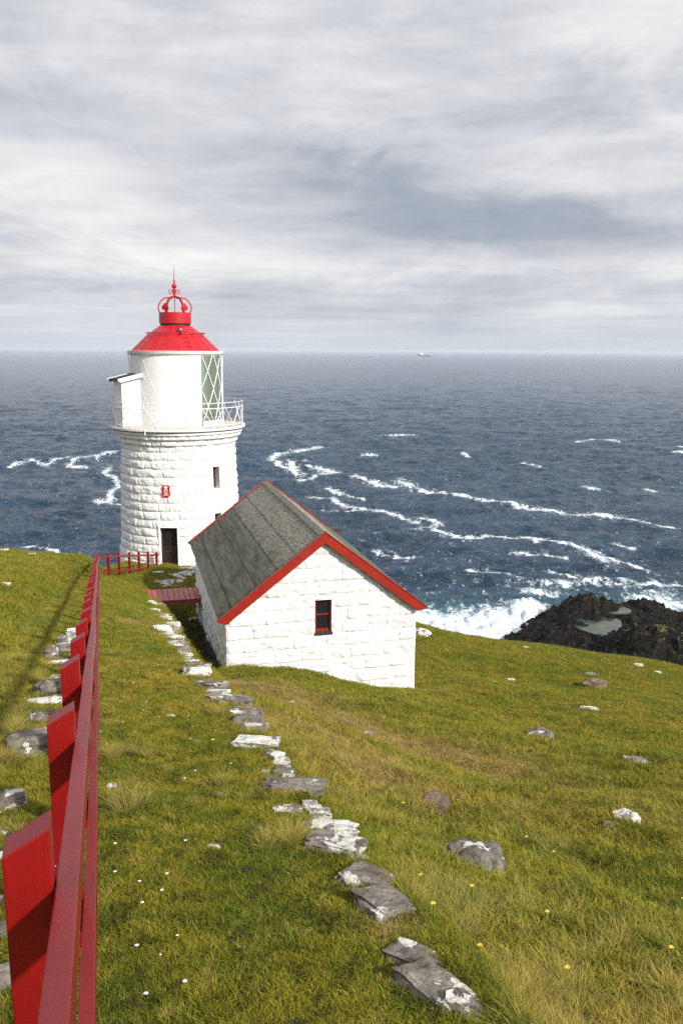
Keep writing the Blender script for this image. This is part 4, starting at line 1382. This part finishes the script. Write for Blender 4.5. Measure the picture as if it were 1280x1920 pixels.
# (u, v, w, h, material, rotation, label)
wallst = [
    (283, 1131, 19, 14, 'w', 0, 'pale stone at the far end of the path edge, touching the footbridge corner'), (297, 1135, 20, 13, 'g', 0, 'dark grey stone tucked under the near left corner of the footbridge'),
    (290, 1146, 17, 11, 'w', 0, None), (299, 1154, 26, 9, 'w', 0, None), (309, 1160, 22, 14, 'w', 0, None), (322, 1171, 26, 14, 'w', 0, None),
    (304, 1178, 26, 20, 'w', 0, 'rounded pale stone jutting onto the path beside a small dark hollow'), (327, 1182, 14, 22, 'g', 0, None), (311, 1190, 22, 10, 'w', 0, None), (324, 1196, 26, 14, 'w', 0, None), (328, 1206, 24, 12, 'w', 0, None),
    (345, 1221, 22, 24, 'g', 0, 'grey topped stone in the path edge above the ditch, just before the biggest white one'), (352, 1237, 20, 12, 'w', 0, None), (361, 1243, 22, 14, 'w', 0, None),
    (368, 1256, 42, 26, 'w', 0, 'big white blocky stone where the path edge meets the ditch corner of the hut'), (373, 1279, 14, 9, 'g', 0, None),
    (397, 1284, 40, 18, 'g', .3, 'thin grey slab with a pale top just below the big white stone of the edge'), (408, 1297, 34, 11, 'w', .2, None), (430, 1311, 66, 24, 'g', .5, 'long grey slab streaked with white in the path edge left of the brown turf'),
    (459, 1334, 50, 20, 'g', .3, 'mottled grey stone in the path edge above the widest flat white slab'), (467, 1349, 44, 22, 'g', .2, None), (478, 1364, 34, 20, 'g', .2, None),
    (480, 1392, 66, 30, 'W', .2, 'broad flat nearly all white slab in the path edge'), (514, 1416, 24, 16, 'w', .5, None), (528, 1434, 20, 14, 'w', .5, None), (533, 1447, 32, 20, 'g', .3, None),
    (546, 1470, 92, 30, 'g', .1, 'wide smooth grey stone with two pale spots lying across the path edge'), (592, 1488, 22, 40, 'g', 0, None), (579, 1505, 22, 28, 'w', 0, None), (541, 1517, 44, 18, 'W', .1, 'low white stone lying in turf just left of the path edge'), (603, 1530, 30, 24, 'w', 0, None),
    (622, 1549, 82, 24, 'W', .1, 'white crusted ledge stone on top of a large grey boulder in the path edge'), (630, 1579, 92, 50, 'g', .35, 'large grey boulder under the white crusted ledge stone'), (664, 1606, 40, 14, 'w', .3, None),
    (688, 1640, 86, 58, 'g', .5, 'large dark grey boulder with black holes in the lower path edge'), (714, 1688, 84, 66, 'g', .8, 'tall grey brown boulder ending above bare soil in the lower path edge'),
    (772, 1790, 90, 56, 'g', .5, 'upper block of the long spotted slab nearest the bottom of the picture'), (818, 1845, 130, 74, 'g', .75, 'long grey slab with white lichen spots nearest the camera'), (876, 1892, 80, 50, 'g', .8, 'low end of the spotted slab at the bottom edge of the picture')]
for _ in range(60):
    k_ = random.uniform(0, len(wallst) - 4); i_ = int(k_); t_ = k_ - i_
    a_, b_ = wallst[i_], wallst[i_ + 1]
    wallst.append((a_[0] + (b_[0] - a_[0]) * t_ + random.uniform(-4, 6), a_[1] + (b_[1] - a_[1]) * t_ + random.uniform(-3, 3), 14 + .5 * min(a_[2], b_[2]) * random.random(), 8 + .4 * min(a_[3], b_[3]), random.choice('wwg'), 0, None))
mm = {'w': 'rock_white', 'W': 'rock_white', 'g': 'rock_grey', 'b': 'rock_brown'}
for u, v, w, h, m_, ro_, lb in wallst:
    if v < 1570: w *= 1.15; h *= 1.1
    stone(u, v, w, h, mm[m_], lb or 'small pale stone wedged among the others in the path edge by the hut', None if lb else G1, rot=-ro_, boxy=.8, rough=.15, lift=.35 if v < 1480 else .15, tall=.32 if v < 1480 else .24)
leftst = [
    (138, 1182, 22, 8, 'w', 'topmost pale stone beside the fence on its left'), (137, 1190, 22, 10, 'w', None), (129, 1202, 36, 20, 'w', 'pale rounded stone of the upper heap left of the fence'), (122, 1218, 40, 18, 'g', None), (98, 1227, 24, 28, 'g', 'dark pointed stone leaning over the gully left of the fence'),
    (124, 1233, 34, 8, 'g', None), (109, 1243, 44, 8, 'w', None), (113, 1271, 34, 11, 'W', 'small bright white stone against a fence post above a square block'), (92, 1291, 46, 28, 'g', 'square grey brown block with a pale top left of the fence'), (107, 1297, 30, 6, 'W', None),
    (84, 1315, 54, 14, 'W', 'long narrow white topped stone left of the fence'), (80, 1345, 48, 24, 'g', 'flat speckled grey stone left of the fence above the mossy boulder'), (74, 1370, 28, 8, 'w', None),
    (58, 1400, 74, 50, 'g', 'mossy boulder with a white patch on its flank left of the fence'), (22, 1502, 50, 32, 'g', 'grey stone with a white spot at the left edge of the picture'), (0, 1500, 18, 24, 'w', None),
    (6, 1566, 20, 16, 'w', None), (4, 1608, 24, 18, 'w', None), (6, 1750, 44, 30, 'g', None), (12, 1838, 60, 50, 'g', 'large grey stone in the bottom left corner behind the fence'), (5, 1690, 16, 10, 'w', None)]
for u, v, w, h, m_, lb in leftst:
    stone(u, v, w, h, mm[m_], lb or 'small pale stone half sunk in turf left of the fence', None if lb else G2, boxy=.75, lift=.45, tall=.45)
mead = [
    (1115, 1283, 40, 17, 'b', 'wide brown grey stone high in the meadow near its far edge'), (1106, 1266, 18, 8, 'g', 'small stone just beyond the wide brown grey one near the meadow edge'), (1104, 1333, 32, 12, 'w', 'pale ended stone in the middle of the right meadow'), (1122, 1320, 9, 5, 'w', None),
    (958, 1277, 14, 6, 'w', None), (1013, 1382, 48, 22, 'g', 'two part stone with a white top in the mid meadow'), (692, 1378, 20, 10, 'g', 'small grey stone by the brown trodden turf below the hut'), (1190, 1431, 42, 12, 'g', 'low grey stone sunk in grass near the right edge'),
    (1098, 1491, 14, 9, 'b', None), (1172, 1541, 46, 32, 'W', 'bright white stone with dark cracks in the right meadow'), (1140, 1547, 18, 10, 'b', 'little brown stone beside the bright white cracked one'), (815, 1508, 46, 38, 'b', 'round brown boulder standing alone in the grass below the hut'),
    (888, 1644, 106, 50, 'g', 'large grey boulder with three white lichen patches in the long grass'), (970, 1676, 62, 16, 'g', 'flat grey stone just right of the white patched boulder'), (790, 1188, 30, 13, 'w', 'low rubble stone at the right foot of the hut on the meadow edge'), (729, 1527, 20, 7, 'w', None), (941, 1573, 14, 9, 'w', None),
    (209, 1478, 17, 14, 'w', 'small rough pale stone in the path close to the fence'), (400, 1592, 24, 9, 'w', 'thin pale stone lying in the middle of the path'), (497, 1450, 15, 11, 'W', 'small white stone on the path beside the edge row'), (320, 1344, 16, 6, 'w', None), (5, 1100, 26, 13, 'w', 'white stone at the left edge on the far bank'),
    (5, 1034, 22, 7, 'w', 'pale stone on the left skyline of the bank'), (60, 1041, 14, 6, 'w', None), (413, 1493, 10, 6, 'w', None), (925, 1280, 9, 4, 'w', None), (1232, 1262, 12, 5, 'w', None), (1196, 1247, 16, 5, 'w', None), (985, 1215, 12, 4, 'w', None), (545, 1318, 12, 5, 'w', None)]
for u, v, w, h, m_, lb in mead:
    stone(u, v, w, h, mm[m_], lb or 'tiny pale stone lying loose in short grass', None if lb else G3, boxy=.5, lift=.55 if v < 1600 else .9, tall=.5 if v < 1600 else .75)
k = 0
for i in range(34):
    u = random.uniform(305, 366); v = 1098 - (u - 295) * .42 + random.uniform(-9, 9)
    if v < 1064: v = 1066 + random.uniform(0, 8)
    stone(u, v, random.uniform(8, 15), random.uniform(5, 9), 'rock_white' if random.random() < .75 else 'rock_grey', 'small rubble stone in the loose heap below the lighthouse door', G4, rot=random.uniform(-.6, .6), boxy=.5, lift=.5)
for u, v, w, h, lb in ((296, 1073, 20, 6, 'flat pale slab in grass left of the lighthouse door step'), (352, 1066, 26, 8, 'flat slab at the foot of the tower right of the door'), (353, 1076, 24, 9, 'second flat slab at the top of the rubble heap'), (303, 1091, 26, 9, 'dark pointed stone at the left tip of the rubble heap')):
    stone(u, v, w, h, 'rock_white', lb, None, boxy=.8, lift=.4)
stone(361, 1161, 14, 8, 'rock_white', 'single pale stone lying in the shaded ditch', None)

# ------------------------------------------------------------------ grass
def blade_clump(name, nb, radius, hmin, hmax, width, lean, lng, seed, segs=3):
    rs_ = np.random.default_rng(seed)
    V = []; Fq = []; tip = []
    for b in range(nb):
        a = rs_.uniform(0, 2 * math.pi); rr = radius * math.sqrt(rs_.uniform()) if not lng else radius * rs_.uniform() * .55
        bx, by = rr * math.cos(a), rr * math.sin(a)
        h = rs_.uniform(hmin, hmax) * (1.0 if lng else 1)
        la = a + rs_.normal(0, .7) if lng else rs_.uniform(0, 2 * math.pi)
        le = h * lean * rs_.uniform(.25, 1.0)
        ta = rs_.uniform(0, math.pi)
        wx, wy = math.cos(ta) * width / 2, math.sin(ta) * width / 2
        k = len(V)
        for i in range(segs + 1):
            t = i / segs
            w = 1 - t ** 1.6 * .92
            x = bx + math.cos(la) * le * t * t; y = by + math.sin(la) * le * t * t
            z = h * (t - .28 * lean * t * t) - .01
            V += [(x - wx * w, y - wy * w, z), (x + wx * w, y + wy * w, z)]
            tip += [t, t]
        for i in range(segs):
            Fq.append((k + 2 * i, k + 2 * i + 1, k + 2 * i + 3, k + 2 * i + 2))
    return V, Fq, tip


def clump_coll(cname, variants, lng):
    coll = bpy.data.collections.new(cname)
    for i, (args) in enumerate(variants):
        V, Fq, tip = blade_clump('grass_clump', *args, lng, 100 + i)
        me = bpy.data.meshes.new('grass_clump')
        me.from_pydata(V, [], Fq)
        at = me.attributes.new('tip', 'FLOAT', 'POINT'); at.data.foreach_set('value', np.array(tip, np.float32))
        at = me.attributes.new('long', 'FLOAT', 'POINT'); at.data.foreach_set('value', np.full(len(V), 1.0 if lng else .25, np.float32))
        me.materials.append(M['blades'])
        o = bpy.data.objects.new('grass_clump', me)
        coll.objects.link(o)
    return coll


def scatter(name, pts, scl, coll, dryval, label=None):
    """points mesh whose geometry nodes instance the clumps"""
    me = bpy.data.meshes.new(name)
    me.vertices.add(len(pts)); me.vertices.foreach_set('co', np.asarray(pts, np.float32).ravel())
    a = me.attributes.new('scl', 'FLOAT', 'POINT'); a.data.foreach_set('value', np.asarray(scl, np.float32))
    a = me.attributes.new('dry', 'FLOAT', 'POINT'); a.data.foreach_set('value', np.asarray(dryval, np.float32))
    a = me.attributes.new('rot', 'FLOAT', 'POINT'); a.data.foreach_set('value', rng.uniform(0, 6.28, len(pts)).astype(np.float32))
    o = bpy.data.objects.new(name, me); scene.collection.objects.link(o)
    g = bpy.data.node_groups.new(name, 'GeometryNodeTree')
    g.interface.new_socket('Geometry', in_out='INPUT', socket_type='NodeSocketGeometry')
    g.interface.new_socket('Geometry', in_out='OUTPUT', socket_type='NodeSocketGeometry')
    nd = g.nodes; lk = g.links
    gi = nd.new('NodeGroupInput'); go = nd.new('NodeGroupOutput')
    mp = nd.new('GeometryNodeMeshToPoints')
    ci = nd.new('GeometryNodeCollectionInfo'); ci.inputs['Collection'].default_value = coll
    ci.inputs['Separate Children'].default_value = True; ci.inputs['Reset Children'].default_value = True
    ip = nd.new('GeometryNodeInstanceOnPoints'); ip.inputs['Pick Instance'].default_value = True
    na = nd.new('GeometryNodeInputNamedAttribute'); na.data_type = 'FLOAT'; na.inputs['Name'].default_value = 'scl'
    nr = nd.new('GeometryNodeInputNamedAttribute'); nr.data_type = 'FLOAT'; nr.inputs['Name'].default_value = 'rot'
    cx = nd.new('ShaderNodeCombineXYZ')
    lk.new(gi.outputs[0], mp.inputs[0]); lk.new(mp.outputs[0], ip.inputs['Points']); lk.new(ci.outputs[0], ip.inputs['Instance'])
    lk.new(na.outputs['Attribute'], ip.inputs['Scale']); lk.new(nr.outputs['Attribute'], cx.inputs[2]); lk.new(cx.outputs[0], ip.inputs['Rotation'])
    lk.new(ip.outputs[0], go.inputs[0])
    md = o.modifiers.new('scatter', 'NODES'); md.node_group = g
    tag(o, kind='stuff', label=label)
    return o


short = clump_coll('short_turf', [(80, .13, .012, .032, .0038, 1.1), (70, .13, .010, .026, .0042, 1.3), (70, .12, .015, .040, .0038, .9), (60, .13, .012, .03, .005, 1.4), (50, .11, .02, .055, .0032, .9)], False)
longc = clump_coll('long_tussock', [(120, .16, .12, .30, .0040, .9), (100, .18, .10, .26, .0045, 1.1), (130, .14, .16, .36, .0038, .75), (90, .18, .08, .22, .005, 1.2)], True)


def in_view(x, y, z, m=.13):
    c = x * f0[0] + y * f0[1] + z * f0[2]
    a = (x * RT[0] + y * RT[1] + z * RT[2]) / np.maximum(c, .01)
    b = (x * UP[0] + y * UP[1] + z * UP[2]) / np.maximum(c, .01)
    return (c > .5) & (np.abs(a) < .40 + m) & (b > -.60 - m * .8) & (b < .3)


def hut_inside(x, y):
    dx, dy = x - hx, y - hy
    a = dx * math.cos(HR) + dy * math.sin(HR); b = -dx * math.sin(HR) + dy * math.cos(HR)
    return (a > -.06) & (a < HW + .05) & (b > -.06) & (b < HL)


def sample(n, ymax, power):
    """points over the visible wedge, denser near the camera"""
    ymin = 1.2
    t = rng.uniform(0, 1, n)
    y = (ymin ** power + t * (ymax ** power - ymin ** power)) ** (1 / power)
    x = rng.uniform(-.60, .60, n) * (y + .8)
    return x, y


def surface_ok(x, y, z):
    ok = in_view(x, y, z) & ~hut_inside(x, y)
    for (fx, fy, a, b, r_) in FOOT:
        if math.hypot(fx, fy) > 3 and a > .1:
            k_ = 1 + .10 / a
            fy -= .10; fx -= .10 * fx / fy
            a *= k_; b *= k_
        c, s_ = math.cos(r_), math.sin(r_)
        dx, dy = x - fx, y - fy
        ok &= ((dx * c + dy * s_) / (a * .70)) ** 2 + ((-dx * s_ + dy * c) / (b * .70)) ** 2 > 1 & (np.hypot(x - TX, y - TY) > 3.55) & (y < ycrest(x) + 1.5)
    return ok


x, y = sample(300000, 54, .70)
z = ground(x, y)
bare = fbm(x * 1.1, y * 1.1, o=3, s=44)
ok = surface_ok(x, y, z)
soil = [tuple(hit(722, 1735)[:2])]
for sx_, sy_ in soil:
    ok &= np.hypot(x - sx_, y - sy_) > .10
x, y, z = x[ok], y[ok], z[ok]
dist = np.hypot(x, y)
dr = dry_map(x, y)
sc = rng.uniform(.65, 1.2, len(x)) * (1 + np.clip(dist - 6, 0, 40) * .055) * (1 - .35 * dr)
meadow = sst(.1, .6, x - xw(y))
sc *= 1 + 1.1 * np.maximum(meadow, sst(.5, 1.2, xf(y) - x)) * np.clip(1.3 - dist / 30, .25, 1)
print('short clumps', len(x))
scatter('short_grass', np.stack([x, y, z], -1), sc, short, dr, 'short green and straw coloured turf covering the slope')

x, y = sample(60000, 50, .95)
z = ground(x, y)
q = fbm(x * .8 + 5, y * .8, o=3, s=47)
right = x - xw(y)
left = xf(y) - x
dens = np.where(right > .15, sst(-.25, .45, q + .30 * sst(14, 4, y) + .28 * np.exp(-((right - .55) / .5) ** 2)) * np.interp(y, [0, 9, 15, 25, 60], [.8, .7, .40, .30, .30]), 0)
dens = dens * (.25 + 1.1 * sst(-.15, .45, vnoise(x * 2.4, y * 2.4, s=48)))
adx = (x - hx) * math.cos(HR) + (y - hy) * math.sin(HR); ady = -(x - hx) * math.sin(HR) + (y - hy) * math.cos(HR)
dens = np.where((np.abs(ady + .12) < .14) & (adx > -.3) & (adx < HW + .3), .9, dens)
dens = np.where(left > .6, sst(.0, .5, q + .15 + .7 * np.exp(-((left - 1.0) / .35) ** 2)) * .8 * np.interp(y, [0, 10, 60], [1, .7, .5]), dens)
ok = surface_ok(x, y, z) & (rng.uniform(0, 1, len(x)) < dens)
x, y, z = x[ok], y[ok], z[ok]
sc = rng.uniform(.3, .95, len(x)) ** 1.2 * np.interp(y, [0, 6, 15, 30, 60], [.85, .95, .62, .52, .5])
# tussocks the picture shows one by one
xs, ys, ss = [], [], []
for u, v, s_, n_ in ((235, 1425, .75, 7), (215, 1420, .7, 4), (245, 1520, .8, 7), (220, 1525, .7, 4), (215, 1232, .7, 3), (205, 1365, .5, 3), (410, 1345, .7, 5), (430, 1480, .55, 4), (540, 1590, .75, 8), (515, 1585, .6, 4), (460, 1495, .45, 3), (400, 1330, .5, 3), (200, 1270, .5, 2), (225, 1340, .4, 2), (390, 1320, .6, 3),
                     (470, 1375, .5, 3), (535, 1545, .4, 3), (30, 1245, .9, 6), (60, 1290, .8, 5), (30, 1350, .8, 5), (70, 1430, .5, 4), (30, 1570, .5, 5), (50, 1660, .5, 5), (20, 1720, .5, 4), (440, 1290, .5, 3)):
    p = hit(u, v)
    for i in range(n_):
        k_ = .02 * p[1]
        xs.append(p[0] + random.gauss(0, .06 + k_ * .2)); ys.append(p[1] + random.gauss(0, .06 + k_ * .2)); ss.append(s_ * random.uniform(.7, 1.1))
x = np.concatenate([x, xs]); y = np.concatenate([y, ys]); sc = np.concatenate([sc, ss]); z = ground(x, y)
print('long clumps', len(x))
scatter('long_grass', np.stack([x, y, z], -1), sc, longc, dry_map(x, y) * .5, 'straw tipped grass tussocks in the meadow and beside the stones')

# ------------------------------------------------------------------ small ground cover: daisies, dung, yellow flowers
def disc_flower(mb, p, r, n=8):
    c = Vector(p)
    k = len(mb.v)
    vs = [c + Vector((0, 0, r * .3))]
    for j in range(n):
        a = 2 * math.pi * j / n
        vs.append(c + Vector((math.cos(a) * r, math.sin(a) * r * (.85), -r * .15 + .1 * r * random.random())))
    mb.add(vs, [(0, 1 + j, 1 + (j + 1) % n) for j in range(n)])


mb = MB()
x, y = sample(5200, 48, .8)
z = ground(x, y)
q = fbm(x * .5, y * .5, o=2, s=90)
ok = surface_ok(x, y, z) & (q > -.15)
x, y, z = x[ok], y[ok], z[ok]
print('daisies', len(x))
for a, b, c in zip(x, y, z):
    d_ = math.hypot(a, b)
    if random.random() > (.14 if d_ < 8 else .5): continue
    disc_flower(mb, (a, b, c + random.uniform(.035, .07)), random.uniform(.005, .009) * (1 + d_ * .018))
for u, v in ((274, 1882), (347, 1861), (257, 1790), (304, 1686), (313, 1651), (348, 1588), (216, 1594), (267, 1708), (262, 1666)):
    p = hit(u, v); disc_flower(mb, (p[0], p[1], p[2] + .04), .010)
tag(mb.build('daisies', M['petal']), 'tiny white daisies dotted all over the turf', kind='stuff')

mb = MB()
x, y = sample(230, 40, .8)
z = ground(x, y)
ok = surface_ok(x, y, z)
pl_ = [(a, b, c) for a, b, c in zip(x[ok], y[ok], z[ok])]
for u, v in ((243, 1600), (243, 1610), (216, 1640), (362, 1487), (459, 1638), (500, 1665), (605, 1646), (549, 1662), (548, 1645), (650, 1745), (448, 1770), (442, 1790), (338, 1762), (277, 1905), (410, 1590), (485, 1676), (590, 1612), (575, 1612), (850, 1572), (724, 1573), (756, 1503)):
    pl_.append(tuple(hit(u, v)))
for a, b, c in pl_:
    for j in range(random.randint(2, 5)):
        r_ = random.uniform(.005, .010) * (1 + math.hypot(a, b) * .03)
        cx, cy = a + random.gauss(0, .02), b + random.gauss(0, .02)
        bmx = bmesh.new(); bmesh.ops.create_icosphere(bmx, subdivisions=2, radius=r_)
        vs = [(v_.co.x + cx, v_.co.y + cy, v_.co.z * .7 + c + .025 + random.uniform(0, r_ * .2)) for v_ in bmx.verts]
        mb.add(vs, [tuple(v_.index for v_ in f_.verts) for f_ in bmx.faces]); bmx.free()
tag(mb.build('sheep_droppings', M['dung'], smooth=True), 'dark sheep droppings scattered on the short turf', kind='stuff')

for u, v in ((1253, 1834), (1023, 1760), (810, 1753), (787, 1689), (883, 1710), (1060, 1876), (755, 1539), (985, 1602), (1036, 1630), (1048, 1686), (1276, 1725), (400, 1422), (897, 1832)):
    p = hit(u, v)
    fl = empty('yellow_flower', (p[0], p[1], p[2]))
    hgt = .16
    m1 = MB(); m1.tube([(0, 0, 0), (.004, 0, hgt * .6), (0, 0, hgt)], .0015, 4); m1.build('stem', M['blades'], fl)
    m1 = MB()
    for ring, (r_, zz_) in enumerate(((.014, 0), (.008, .003))):
        for j in range(9):
            a = 2 * math.pi * j / 9 + ring * .3
            m1.add([(0, 0, hgt + zz_), (math.cos(a - .28) * r_ * .8, math.sin(a - .28) * r_ * .8, hgt + zz_ + .004), (math.cos(a) * r_, math.sin(a) * r_, hgt + zz_ + .003), (math.cos(a + .28) * r_ * .8, math.sin(a + .28) * r_ * .8, hgt + zz_ + .004)], [(0, 1, 2, 3)])
    m1.build('petals', M['yellow'], fl)
    tag(fl, 'yellow dandelion like flower standing in the long meadow grass', 'flower', 'yellow flowers in the meadow')

# ------------------------------------------------------------------ ship
sp_ = sea_pt(795.5, 668)
sh = empty('supply_ship', (sp_[0], sp_[1], SEA), math.atan2(-sp_[0], sp_[1]))
tag(sh, 'dark hulled supply ship with a white bridge far out on the horizon', 'ship')
Ls = 25.5 * sp_[1] / F
mb = MB()
b2 = Ls * .085
sec = []
for t, w, dk, kl in ((-.5, .02, .105, .04), (-.46, .35, .10, -.02), (-.38, .85, .092, -.02), (-.28, 1, .070, -.02), (-.2, 1, .052, -.02), (.3, 1, .05, -.02), (.47, .95, .052, -.02), (.5, .9, .054, 0)):
    sec += [(t * Ls, -w * b2, dk * Ls), (t * Ls, w * b2, dk * Ls), (t * Ls + (.02 * Ls if t < -.3 else 0), w * b2 * .7, kl * Ls), (t * Ls + (.02 * Ls if t < -.3 else 0), -w * b2 * .7, kl * Ls)]
fs = [(0, 1, 2, 3), (28, 29, 30, 31)]
for i in range(7):
    for j in range(4):
        fs.append((i * 4 + j, i * 4 + (j + 1) % 4, i * 4 + 4 + (j + 1) % 4, i * 4 + 4 + j))
sec = [(a, b, c * 1.9 if c > 0 else c) for a, b, c in sec]
mb.add(sec, fs).build('hull', M['hull'], sh)
mb = MB()
mb.box(-.38 * Ls, -.06 * Ls, -b2 * .8, b2 * .8, .09 * Ls, .19 * Ls); mb.box(-.34 * Ls, -.16 * Ls, -b2 * .75, b2 * .75, .19 * Ls, .24 * Ls); mb.box(-.31 * Ls, -.20 * Ls, -b2 * .6, b2 * .6, .24 * Ls, .28 * Ls)
mb.build('bridge_house', M['ship_white'], sh)
MB().box(.36 * Ls, .47 * Ls, -b2 * .6, b2 * .6, .09 * Ls, .14 * Ls).build('stern_house', M['ship_white'], sh)
MB().tube([(-.25 * Ls, 0, .28 * Ls), (-.25 * Ls, 0, .37 * Ls)], .003 * Ls, 5).build('mast', M['ship_white'], sh)

# ------------------------------------------------------------------ haze
hm, N = material('haze_air')
pv = N.n('ShaderNodeVolumePrincipled', {'Color': (.70, .77, .86), 'Density': 8.0e-5, 'Anisotropy': .0})
N.n('ShaderNodeOutputMaterial', {'Volume': pv})
hb = MB().box(-95000, 95000, -3000, 47500, SEA - 9, 9.0).build('haze', hm)
tag(hb, kind='stuff')
